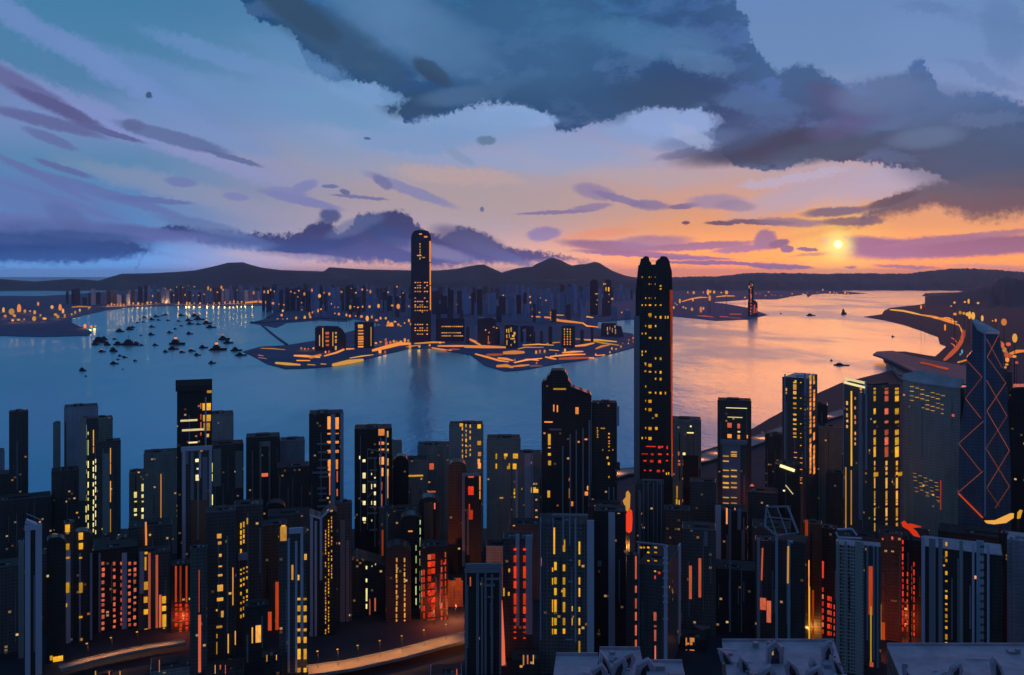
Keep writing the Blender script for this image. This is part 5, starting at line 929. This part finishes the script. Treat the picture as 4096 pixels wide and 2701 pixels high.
# --- centre front
t = T('slate framed dark tower with a thick overhanging head, above the end of the orange road', 903, 464.6, 501.6, 563, 'black', cap=False)
t.pil('trimd', (465, 572, 467, 690), (476, 572, 479, 690), (481, 577, 483, 690), (484.4, 572, 486.6, 690), (490.8, 574, 493, 690), (499.2, 572, 501.4, 690)).pil('trimd', (466.4, 563.4, 501.6, 567.4), (464.6, 569, 500, 572), name='beam', p=2.2).pil('trimd', (485, 577.6, 500, 579.6), (484, 583.6, 495, 586), (487.6, 596, 494, 597.4), name='ledge', p=1.4)
t.win('salmon', (469.8, 577, 471, 586))
t = T('dark tower with two columns of red windows between slate strips', 940, 503, 533, 532, 'ink')
t.pil('trim', (515.6, 520+14, 519.4, 626)).pil('trim', (525.4, 535, 532.4, 634), p=1.4)
for x in (515, 524.4):
    for y, h in ((538+10, 2), (555, 6.6), (566, 11.6), (580.6, 7), (593, 11), (606, 7), (618, 3.2), (625.6, 2.2), (631, 1), (637, .9)): t.panel('window', 'red', x-1.3, y, x+1.3, y+h, p=1.9)
t.win('gold', (508.4, 568.6, 510, 572), (502.8+.6, 588, 504.4, 596), (508, 592, 509.6, 595.6))
t = T('tall framed dark tower with four columns of golden slots in the lower centre', 903, 539.4, 588, 513.6, 'ink')
t.pil('trimb', (540, 518, 541.2, 640), (574.6, 518, 576.4, 642), (552.6, 518, 553.6, 530), (562.4, 516, 564, 545), (569, 516, 570.4, 545)).pil('trimd', (552, 513.6, 588, 516), name='beam', p=1.6).pil('trim', (587, 520, 594, 654), p=1.4)
for x, w, ys in ((555.4, 2.4, ((562, 8), (577.4, 6.6), (588, 7), (599.6, 12), (618, 7), (629, 5))), (564, 2.4, ((539.6, 12), (564.6, 6.4), (577.4, 7), (588, 8.6), (602, 10), (618, 7), (628.6, 5))), (579.4, 1.6, ((541.6, 12.6), (560, 5.6), (577.4, 7), (588, 8.6), (607, 4.6), (618, 7), (628.4, 5.6), (641, 12))), (552.6, 1.1, ((567.6, 4), (578, 6.4), (599.6, 12.4), (617.6, 8), (628.8, 5.4))), (572.2, .9, ((606, 5), (618, 7)))):
    t.win('gold', *[(x-w/2, y, x+w/2, y+h) for y, h in ys])
t.win('gold', (553.4, 527.6, 555, 554)).win('amber', (531.4+.0+9, 557.6, 541.4, 566))
for y in (520, 523, 527.6, 532, 540.6, 552.6, 569.8, 595, 613): t.win('trimb', (548, y, 548.9, y+1), (580.4, y, 581.4, y+1))
t.pil('trimb', (569, 559.4, 572.4, 560.8), (568, 580.6, 572.6, 582), (565, 638.6, 573, 640), name='ledge')
t = T('black tower with one broad slate pilaster, right of the framed golden slotted one', 940, 594, 626, 505, 'black'); t.pil('trim', (608.4, 512, 615, 648)).pil('trimd', (597.4, 560.6, 601.6, 566), name='vent')
t = T('dark tower outlined in slate with tiny yellow windows near its top, lower centre right', 903, 637.6, 666, 543, 'ink', far=680, yaw=12, roofmat='roof')
t.pil('trimb', (637.8, 543, 639.4, 655)).pil('trim', (664, 545, 667.4, 690)).pil('trimd', (636.8, 542.6, 666.2, 544.4), name='beam', p=1.8)
t.win('gold', (639.8, 546.6, 642.2, 548.4), (643.2, 546.6, 645, 548.4), (647.2, 546.6, 649.4, 548.4), (654.2, 546.6, 657, 548.4), (647.2, 551.6, 649.4, 553.2), (654.2, 551.6, 657, 553.2), (647.4, 560, 649.4, 561.4), (654.2, 560, 657, 561.4), (654.2, 570.4, 656, 572)).win('red', (658, 571.6, 660.4, 574), (654.4, 575.6, 655.8, 579)).win('salmon', (653.6, 612, 656.4, 620.6), (654, 625, 656.4, 627.4), (654.2, 629.6, 656.2, 641), (654.6, 645.6, 656, 690))
t.pil('trim', (678, 546, 680, 640), face='R')
for y in (545, 557, 562, 570, 577, 586, 595, 601, 618): t.pil('trim', (663.2, y, 668, y+2), name='ledge', p=1.7)
t = T('dark tower with a dashed salmon light column, left of the slate outlined one', 900, 626.5, 638, 552, 'black'); t.win('salmon', *[(635, y, 636.8, y+h) for y, h in ((556, 23), (585.6, 7), (598.4, 10), (612, 8.4), (625, 10.4), (639.6, 20))])
t = T('dark tower with two long orange neon tubes', 1000, 682, 716, 522, 'ink'); t.win('salmon', (689, 565.6, 691.8, 599), (698.4, 558.2, 701.2, 597.4)).pil('trimd', (704, 531, 707.6, 546), name='vent')
t = T('low black building with a small grid of orange windows by the right hand road', 960, 679, 706, 630, 'black', base=0)
t.win('orange', (685.6, 637.6, 687, 645.4), (689.8, 637.6, 694.4, 642), (690, 642, 692.4, 645), (685.6, 649.6, 687.2, 651), (689.8, 649.6, 694.4, 651), (678.8+.6, 649.6, 681, 651), (685.6, 657.6, 687, 658.6), (689.8, 657.6, 694.4, 658.8), (689.8, 661.4, 694.4, 662.4))
# --- right front
t = T('dark tower with thin teal strips left of the tilted frame roof', 1010, 707, 756, 560, 'black'); t.pil('trimd', (729, 562, 731, 640), (741, 566, 742, 640))
t = T('dark tower with slate pilasters and jagged orange windows', 985, 755, 778, 536, 'ink')
t.pil('trimb', (757, 538, 760, 660), (775, 532+6, 778, 660)).win('salmon', (759.6, 597.6, 766, 610), (766.6, 600.6, 771, 622.6)).line('glow_strip', 'salmon', [(762.6, 548), (761.6, 580)], .9)
t = T('dark tower under a tilted open slate frame roof', 940, 774, 805, 534, 'black', yaw=8, cap=False)
t.pil('trimb', (775.4, 536, 778, 690), (787.6, 541, 790.4, 690)).pil('trim', (787.6, 540, 793, 543), name='ledge').line('glow_strip', 'amber', [(788.4, 546), (788, 583)], 1.0)
fr = MB()
P = [Vector((t.F(x, y)[0], d, t.F(x, y)[1])) for x, y, d in ((764, 528, 6), (763, 512, 22), (784.6, 511.6, 22), (798, 533, 0), (777, 536, 0), (764, 528, 6))]
fr.tube(P, 1.4, 6); fr.tube([P[1], P[4]], .8, 6); fr.tube([(P[1]+P[2])/2, (P[3]+P[4])/2], .8, 6); fr.tube([(P[1]+P[0])/2, (P[2]+P[3])/2], .7, 6)
fr.build('roof_frame', MT['trimd'], t.e)
t = T('brown black tower with a tall golden light shaft down its middle', 985, 803, 822, 520, 'brown')
t.win('gold', (803.8, 586, 810, 660), (803.2, 598, 804, 618)).win('orange', (807, 560, 809.4, 587), (806.6, 556, 807.6, 570)).pil('trimd', (803.4, 544, 806, 576), name='facing').win('rust', (805, 520, 808, 552), (812, 590, 814, 650))
t = T('black tower with red dashes slanting down its right half', 1000, 819, 838, 525, 'black')
t.pil('trimd', (815.8+4, 548, 822, 648), name='facing'); t.win('red', (820.6+1.4, 561, 823.8, 578))
for i in range(11):
    y = 580+i*7
    for x, w in ((822.8, 1.7), (828.6, 2.6), (831, 1), (834.2, 1.1)):
        if i > (x-822)*.2: t.win('red' if (i+int(x)) % 4 else 'salmon', (x-w/2, y+(x-822)*.3, x+w/2, y+(x-822)*.3+4.6))
t = T('ribbed green grey tower with rows of dark dots under a lavender roof slab', 905, 836, 864, 540, 'rib', roofmat='roofl', cap=False)
t.pil('olive', (836.4, 541, 839, 690), (844.6, 541, 846.6, 690), (855, 541, 862.8, 690))
for x in (841, 848.6):
    for i in range(32): t.win('black', (x-.9, 545+i*4.1, x+.9, 546.8+i*4.1))
t.line('roof_frame', 'trim', [(836, 533.6), (838, 539), (862, 540)], 1.0, p=-6).line('roof_frame', 'trim', [(837, 533), (852, 532.4), (857, 539)], 1.0, p=-14)
t = T('dark tower with slate corner strips and a red glowing centre under the lavender slab', 920, 862, 881, 542, 'ink', roofmat='roofl', cap=False)
t.pil('trimb', (866.4, 546, 868.2, 640), (873, 546, 874.4, 660), (876.8, 546, 878.4, 690)).win('rust', (868.6, 566, 872.6, 615)).win('gold', (870.2, 606, 871.6, 662)).win('salmon', (869.6, 662, 873.4, 690))
t = T('brown tower with dim brownish windows behind the lavender roofed block', 985, 879, 902, 530, 'brown')
for i, y in enumerate((539, 545, 552, 560, 568, 585, 598, 612)): t.win('brown', (882, y, 885, y+4.4), (891, y, 897, y+4))
t.win('gold', (880, 604, 881.2, 668)).win('rust', (880.6, 622, 885, 690)).win('salmon', (882, 538, 883.4, 540), (891.4, 536.6, 893, 540))
t = T('dark tower with long dashed red window columns left of the lavender roofed block', 1000, 899, 922, 536, 'black')
for x, w, ya in ((902.8, 1.4, 540), (907.4, 1.2, 572), (911.4, 1.1, 566), (914, 1.3, 562)): t.col('red', x, w, ya, 645, 7.4, .7, .03)
t = T('broad lavender roofed apartment block with a dotted yellow window column', 900, 921, 1003, 540, 'black', yaw=0, roofmat='roofl', cap=False, depth=42)
t.pil('trim', (921.4, 536, 925, 650), (972, 542, 974.4, 648), (987, 544, 989.4, 650)).pil('trimd', (929, 538, 935.6, 690), (938.4, 538, 942.6, 690)).pil('olive', (959.4, 540, 963, 690)).pil('navy', (976.4, 540, 984, 648), name='facing')
for y, h in ((542, 4), (551, 5.4), (559, 3), (571, 4), (580, 2), (590, 2), (595, 4), (603, 2), (608, 3), (614, 4), (620, 2), (626, 3), (634, 5.6), (642, 6), (650, 7)): t.win('gold', (945.2, y, 947.4, y+h))
for i in range(13): t.panel('window', 'black', 980.4, 545+i*7.8, 981.9, 547.4+i*7.8, p=1.6); t.panel('window', 'black', 983-.2, 545+i*7.8, 984.2, 547.4+i*7.8, p=1.6)
t.win('orange', (973, 575.4, 976.6, 579), (943, 564.4, 945, 566.4))
t = T('grey slate apartment block with barred windows at the right edge', 930, 1007, 1050, 534, 'slate', roofmat='roofl')
for i in range(24):
    t.win('trimd', (1010, 537+i*4.6, 1013, 539.2+i*4.6), (1015, 537+i*4.6, 1019.6, 539.4+i*4.6), (1021.4, 537+i*4.6, 1026, 539.2+i*4.6))
T('black slot of a tower between the lavender roofed and the grey slate block', 960, 1001, 1009, 531, 'black')
# fillers that close the street gaps between the front towers
for lab, D, a, b_, y, m in (('dark filler block behind the wedge capped slim tower', 1010, 40, 66, 548, 'ink'), ('dark filler block behind the red windowed tower', 1130, 60, 110, 540, 'ink'), ('dark filler block below the arched frame tower', 1160, 236, 270, 520, 'ink'), ('dark filler block at the foot of the tall black tower with ticks', 1165, 296, 312, 512, 'ink'),
                         ('dark filler block behind the taller pale green lit round headed tower', 1165, 392, 420, 505, 'ink'), ('dark filler block behind the thick headed slate framed tower', 1120, 486, 512, 540, 'deep'), ('dark filler block behind the two column red windowed tower', 1110, 510, 542, 518, 'ink'), ('dark filler block behind the broad slate pilaster tower', 1125, 588, 622, 500, 'black'),
                         ('dark filler block right of the slate outlined tower', 1110, 664, 690, 505, 'ink'), ('dark filler block behind the neon tube tower', 1180, 690, 716, 478, 'ink'), ('dark filler block left of the small tower with sloping sign board', 1180, 748, 778, 487, 'ink'), ('dark filler block behind the jagged orange windows', 1085, 752, 790, 520, 'ink'),
                         ('dark filler block at the foot of the big dark tower with cream bars', 1085, 834, 880, 530, 'ink'), ('dark filler block behind the long dashed red windows', 1075, 876, 930, 527, 'ink'), ('dark filler block at the foot of the braced tower', 1010, 938, 1030, 528, 'black'), ('teal filler block behind the slate piped tower', 1140, 268, 310, 508, 'ink')):
    T(lab.replace('filler ', ''), D, a, b_, y, m, name='block', cat='building')

for lab, D, a, b_, y, m in (('low podium block with a flat roof below the lower left road, first from the left', 890, 84, 128, 666, 'ink'), ('low podium block below the red lit lattice tower', 895, 150, 196, 655, 'deep'), ('low podium block at the foot of the widely spaced golden windows', 890, 205, 244, 660, 'ink'), ('low podium block right of the large lit golden window', 880, 262, 282, 650, 'black'), ('low podium block in the dark under the broad orange road, left one', 868, 372, 412, 676, 'navy'), ('low podium block in the dark under the broad orange road, right one', 880, 430, 462, 664, 'navy'), ('low podium block right of the slim orange lit spire', 880, 512, 540, 650, 'black')):
    t = T(lab, D, a, b_, y, m, name='podium', cat='building')
    for k in range(random.randint(1, 3)):
        x = random.uniform(a+2, b_-3); t.win(random.choice(('amber', 'salmon')), (x, y+5, x+random.uniform(.6, 1.6), y+random.uniform(9, 18)))
# ================================================================ lit streets in the gaps, put in as glowing shapes
def sign(label, D, pts, mat, th=2.0):  # glowing cutout for street light in a gap; its post is added
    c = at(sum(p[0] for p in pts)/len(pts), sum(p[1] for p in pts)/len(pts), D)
    e = thing('glow_shape', label, 'sign', (c.x, c.y, 0))
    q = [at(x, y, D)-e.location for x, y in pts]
    MB().prism([(p.x, p.z) for p in q], 0, th).build('glow_face', MT[mat], e)
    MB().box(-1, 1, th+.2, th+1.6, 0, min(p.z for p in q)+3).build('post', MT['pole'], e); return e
Q = lambda *p: [(600+x*.1116, 362.5+y*.1116) for x, y in p]
sign('pale orange glow shape in the gap left of the tallest black shore tower', 1275, Q((235, 1165), (255, 1150), (272, 1180), (268, 1300), (255, 1340), (235, 1330), (215, 1270), (205, 1240), (232, 1210)), 'amber')
sign('vivid red orange glow shape in the gap left of the tallest black shore tower', 1273, Q((235, 1360), (262, 1310), (288, 1330), (292, 1400), (285, 1510), (262, 1530), (235, 1515), (228, 1440)), 'red')
sign('flat salmon glow shaped like a torn flag right of the slate blue slotted tower', 1215, Q((1345, 1110), (1365, 1090), (1415, 1140), (1420, 1200), (1490, 1265), (1475, 1280), (1440, 1250), (1462, 1330), (1450, 1460), (1400, 1450), (1395, 1350), (1335, 1330), (1345, 1250)), 'salmon')
sign('small salmon glow between the neon tube tower and the slate blue slotted tower', 1170+45, Q((918, 1195), (942, 1192), (944, 1240), (964, 1265), (940, 1300), (918, 1295)), 'salmon')
sign('bright red splash of glow above the dashed red windows', 960, [(902, 523), (905, 521), (908, 524.4), (912, 524), (922, 527), (913, 528), (917, 531.6), (920.6, 537.6), (914, 536), (909, 530.4), (903.6, 527.4)], 'red')
sign('golden glow of a lit road spread out at the foot of the braced tower', 985, [(985, 521), (996, 520.6), (1003, 517.4), (1011, 513.8), (1014, 513.6), (1013.6, 518), (1006, 523), (994, 524.4), (987, 523.4)], 'amber')
sign('two slim golden glow bars at the right edge beside the golden road glow', 985, [(1018.4, 513), (1021, 510), (1022.6, 510.4), (1020.4, 518), (1018, 519)], 'gold')

# ================================================================ lit roads and street lamps
def road(label, cpts, w, z, mat='road'):
    P = [ground(x, y, z) for x, y in cpts]; q1 = []; q2 = []
    S = []
    for a, b in zip(P, P[1:]): S += [a.lerp(b, i/5) for i in range(5)]
    S.append(P[-1])
    for i, p in enumerate(S):
        d = (S[min(i+1, len(S)-1)]-S[max(i-1, 0)]).normalized(); n = Vector((-d.y, d.x, 0)); q1.append(p+n*w/2); q2.append(p-n*w/2)
    mb = MB()
    for i in range(len(S)):
        for p, dz in ((q1[i], 0), (q2[i], 0), (q2[i], -2), (q1[i], -2)): mb.v.append((p.x, p.y, p.z+dz))
    for i in range(len(S)-1):
        for j in range(4): mb.f.append((i*4+j, i*4+(j+1) % 4, i*4+4+(j+1) % 4, i*4+4+j))
    mb.f += [(0, 1, 2, 3), tuple(len(S)*4-4+i for i in (3, 2, 1, 0))]
    r = kind(mb.build('road', MT[mat]), 'structure')
    pw = MB()
    for q in (q1, q2):
        for a, b in zip(q, q[1:]):
            m = (a+b)/2; n = len(pw.v); d = (b-a).normalized(); s = Vector((-d.y, d.x, 0))*.3
            for p in (a, b):
                for k, zz in ((1, 0), (-1, 0), (-1, 1.2), (1, 1.2)): pw.v.append((p.x+s.x*k, p.y+s.y*k, p.z+zz))
            pw.f += [(n+j, n+(j+1) % 4, n+4+(j+1) % 4, n+4+j) for j in range(4)]
    pw.build('railing', MT['trimd'], r)
    return r
def street_lamp(px, py, z0, hgt, energy, rgb, label, group='street lamps of the near streets', mat='amber', spread=156):
    p = ground(px, py, z0); e = thing('street_lamp', label, 'lamp', p, 0, group)
    MB().tube([(0, 0, 0), (0, 0, hgt), (0, -2.4, hgt+.8)], .22, 6).build('pole', MT['pole'], e)
    MB().ball((0, -2.6, hgt+.6), 1.1, 1.1, .5).build('lamp_head', MT[mat], e)
    l = bpy.data.lights.new('lamp_light', 'POINT' if spread > 170 else 'SPOT'); l.energy = energy; l.color = rgb; l.shadow_soft_size = 1.2
    if l.type == 'SPOT': l.spot_size = R(spread); l.spot_blend = .8
    o = link('lamp_light', l, e, (0, -2.6, hgt-1.4)); return e
OR, RD, GD = (1, .36, .07), (1, .12, .03), (1, .6, .14)
road('', [(60, 668), (90, 660), (120, 653), (150, 647), (185, 642)], 11, 14)
road('', [(308, 671), (350, 665), (400, 654), (440, 643), (470, 636)], 22, 12)
road('', [(600, 478), (620, 472), (660, 468), (700, 459), (740, 446), (800, 424), (850, 410)], 46, 8)
road('', [(676, 614), (690, 620), (706, 628)], 12, 14)
for i, (x, y) in enumerate(((88, 658), (112, 652), (138, 646), (165, 642))): street_lamp(x, y, 14, 15, 11000, OR, 'amber street lamp on the curved road in the lower left corner', 'street lamps of the lower left road')
for i, (x, y) in enumerate(((318, 668), (338, 666), (358, 662), (380, 657), (402, 652), (424, 646), (446, 640))): street_lamp(x, y, 12, 17, 15000, OR, 'amber street lamp on the broad orange road below the round headed towers', 'street lamps of the broad orange road')
for i, (x, y) in enumerate(((616, 473), (700, 459), (718, 453), (762, 438), (826, 416))): street_lamp(x, y, 8, 14, 30000, (1, .36, .12), 'amber street lamp on the shore road behind the near towers', 'street lamps of the shore road')
for x, y, en, c, lab in ((184, 636, 40000, RD, 'red street lamp at the foot of the red lit lattice tower'), (434, 628, 60000, RD, 'red street lamp at the foot of the barred red facade'), (456, 622, 130000, (1, .2, .06), 'red street lamp below the dark wall washed with red glow'), (503, 655, 90000, OR, 'orange street lamp beside the thick headed slate framed tower'), (627, 560, 90000, OR, 'orange street lamp in the gap under the glowing street shapes'), (690, 622, 12000, OR, 'orange street lamp on the short road by the orange window grid'), (737, 556, 60000, (1, .3, .1), 'orange street lamp below the torn flag glow'), (812, 645, 16000, GD, 'golden street lamp at the foot of the golden light shaft'), (872, 660, 40000, RD, 'red street lamp under the slate corner strips'), (905, 642, 40000, RD, 'red street lamp at the foot of the dashed red windows')):
    street_lamp(x, y, 0, 20, en*.5, c, lab, None, 'orange', 176)
# orange spire beside the thick headed tower, its floodlight put in as own glow
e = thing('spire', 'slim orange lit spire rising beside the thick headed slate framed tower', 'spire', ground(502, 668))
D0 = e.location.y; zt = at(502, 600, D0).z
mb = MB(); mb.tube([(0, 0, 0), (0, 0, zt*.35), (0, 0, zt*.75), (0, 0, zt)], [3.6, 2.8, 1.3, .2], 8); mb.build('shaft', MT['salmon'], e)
MB().box(-5, 5, -5, 5, 0, 4).build('base', MT['deep'], e)

# ================================================================ nearest roofs along the bottom edge
def near_roof(label, zr, y_far, y_near, xs, xn, n_vent, seed):
    """flat roof seen from above: far edge at y_far, near edge below the frame"""
    rn = random.Random(seed)
    A = [ground(xs[0], y_far, zr), ground(xs[1], y_far, zr), ground(xn[1], y_near, zr), ground(xn[0], y_near, zr)]
    c = sum(A, Vector())/4; c.z = 0; e = thing('rooftop_building', label, 'building', c)
    q = [p-c for p in A]
    MB().slab([(p.x, p.y) for p in q], 0, zr-1).build('wall', MT['ink'], e)
    k = MB().slab([(p.x, p.y) for p in q], zr-.9, zr); rf = k.build('roof', MT['roofl'], e)
    for i in range(n_vent):                      # leaning pale hoods with dark open mouths
        t = (i+.5+rn.uniform(-.25, .25))/n_vent; s = rn.uniform(.25, .8)
        p = q[0].lerp(q[1], t).lerp(q[3].lerp(q[2], t), s); w = rn.uniform(1.6, 3.2); h = rn.uniform(5, 9); ln = rn.uniform(-2.4, 2.4)
        hood = MB(); pts = [(p.x-w, zr-.1), (p.x+w, zr-.1), (p.x+w+ln, zr+h*.6), (p.x+ln*1.4, zr+h), (p.x-w+ln*.6, zr+h*.7)]
        hood.prism(pts, p.y, p.y+2.2); hd = hood.build('vent_hood', MT['roofl'], e)
        m = MB(); mp = [(p.x-w*.55, zr+.1), (p.x+w*.5, zr+.1), (p.x+w*.4+ln*.7, zr+h*.5), (p.x+ln, zr+h*.78), (p.x-w*.45+ln*.5, zr+h*.5)]
        m.prism(mp, p.y-.12, p.y+.3); m.build('mouth', MT['black'], hd)
    for i in range(n_vent):
        t = rn.random(); p = q[0].lerp(q[1], t).lerp(q[3].lerp(q[2], t), rn.uniform(.03, .6)); s = rn.uniform(.5, 1.3)
        if i % 2: MB().tube([(p.x, p.y, zr-.1), (p.x, p.y, zr+s*1.6)], s, 8).build('water_tank', MT['trimd'], e)
        else: MB().tube([(p.x-s*4, p.y, zr+.5), (p.x+s*3, p.y+rn.uniform(-2, 2), zr+.5)], .3, 6).build('duct', MT['trim'], e)
    for i in range(max(2, n_vent//3)):
        t = rn.random(); p = q[0].lerp(q[1], t).lerp(q[3].lerp(q[2], t), rn.uniform(.1, .5)); w = rn.uniform(1.5, 3)
        MB().box(p.x-w, p.x+w, p.y, p.y+3, zr-.1, zr+rn.uniform(.8, 1.8)).build('roof_box', MT['trimd'], e)
    MB().box(q[0].x, q[1].x, q[0].y-.5, q[0].y+.1, zr-.2, zr+.9).build('parapet', MT['roofl'], e)
    return e
near_roof('nearest flat lavender roof with leaning vent hoods, bottom right of centre', 250, 641, 730, (722, 834), (735, 862), 15, 4)
near_roof('nearest wide slate roof with leaning vent hoods in the bottom right corner', 245, 645, 760, (887, 1090), (935, 1130), 13, 9)
near_roof('small lavender roof with dark mouths at the bottom, left of the red dashed tower', 262, 649, 740, (599.6, 640), (590, 660), 6, 13)
e = near_roof('low pale slate roof shaped like a mound at the bottom centre', 262, 655, 740, (556, 598), (545, 610), 3, 17)
e = near_roof('small ragged lavender roof piece at the bottom, right of the lavender one with mouths', 265, 662, 740, (646, 682), (650, 700), 3, 23)
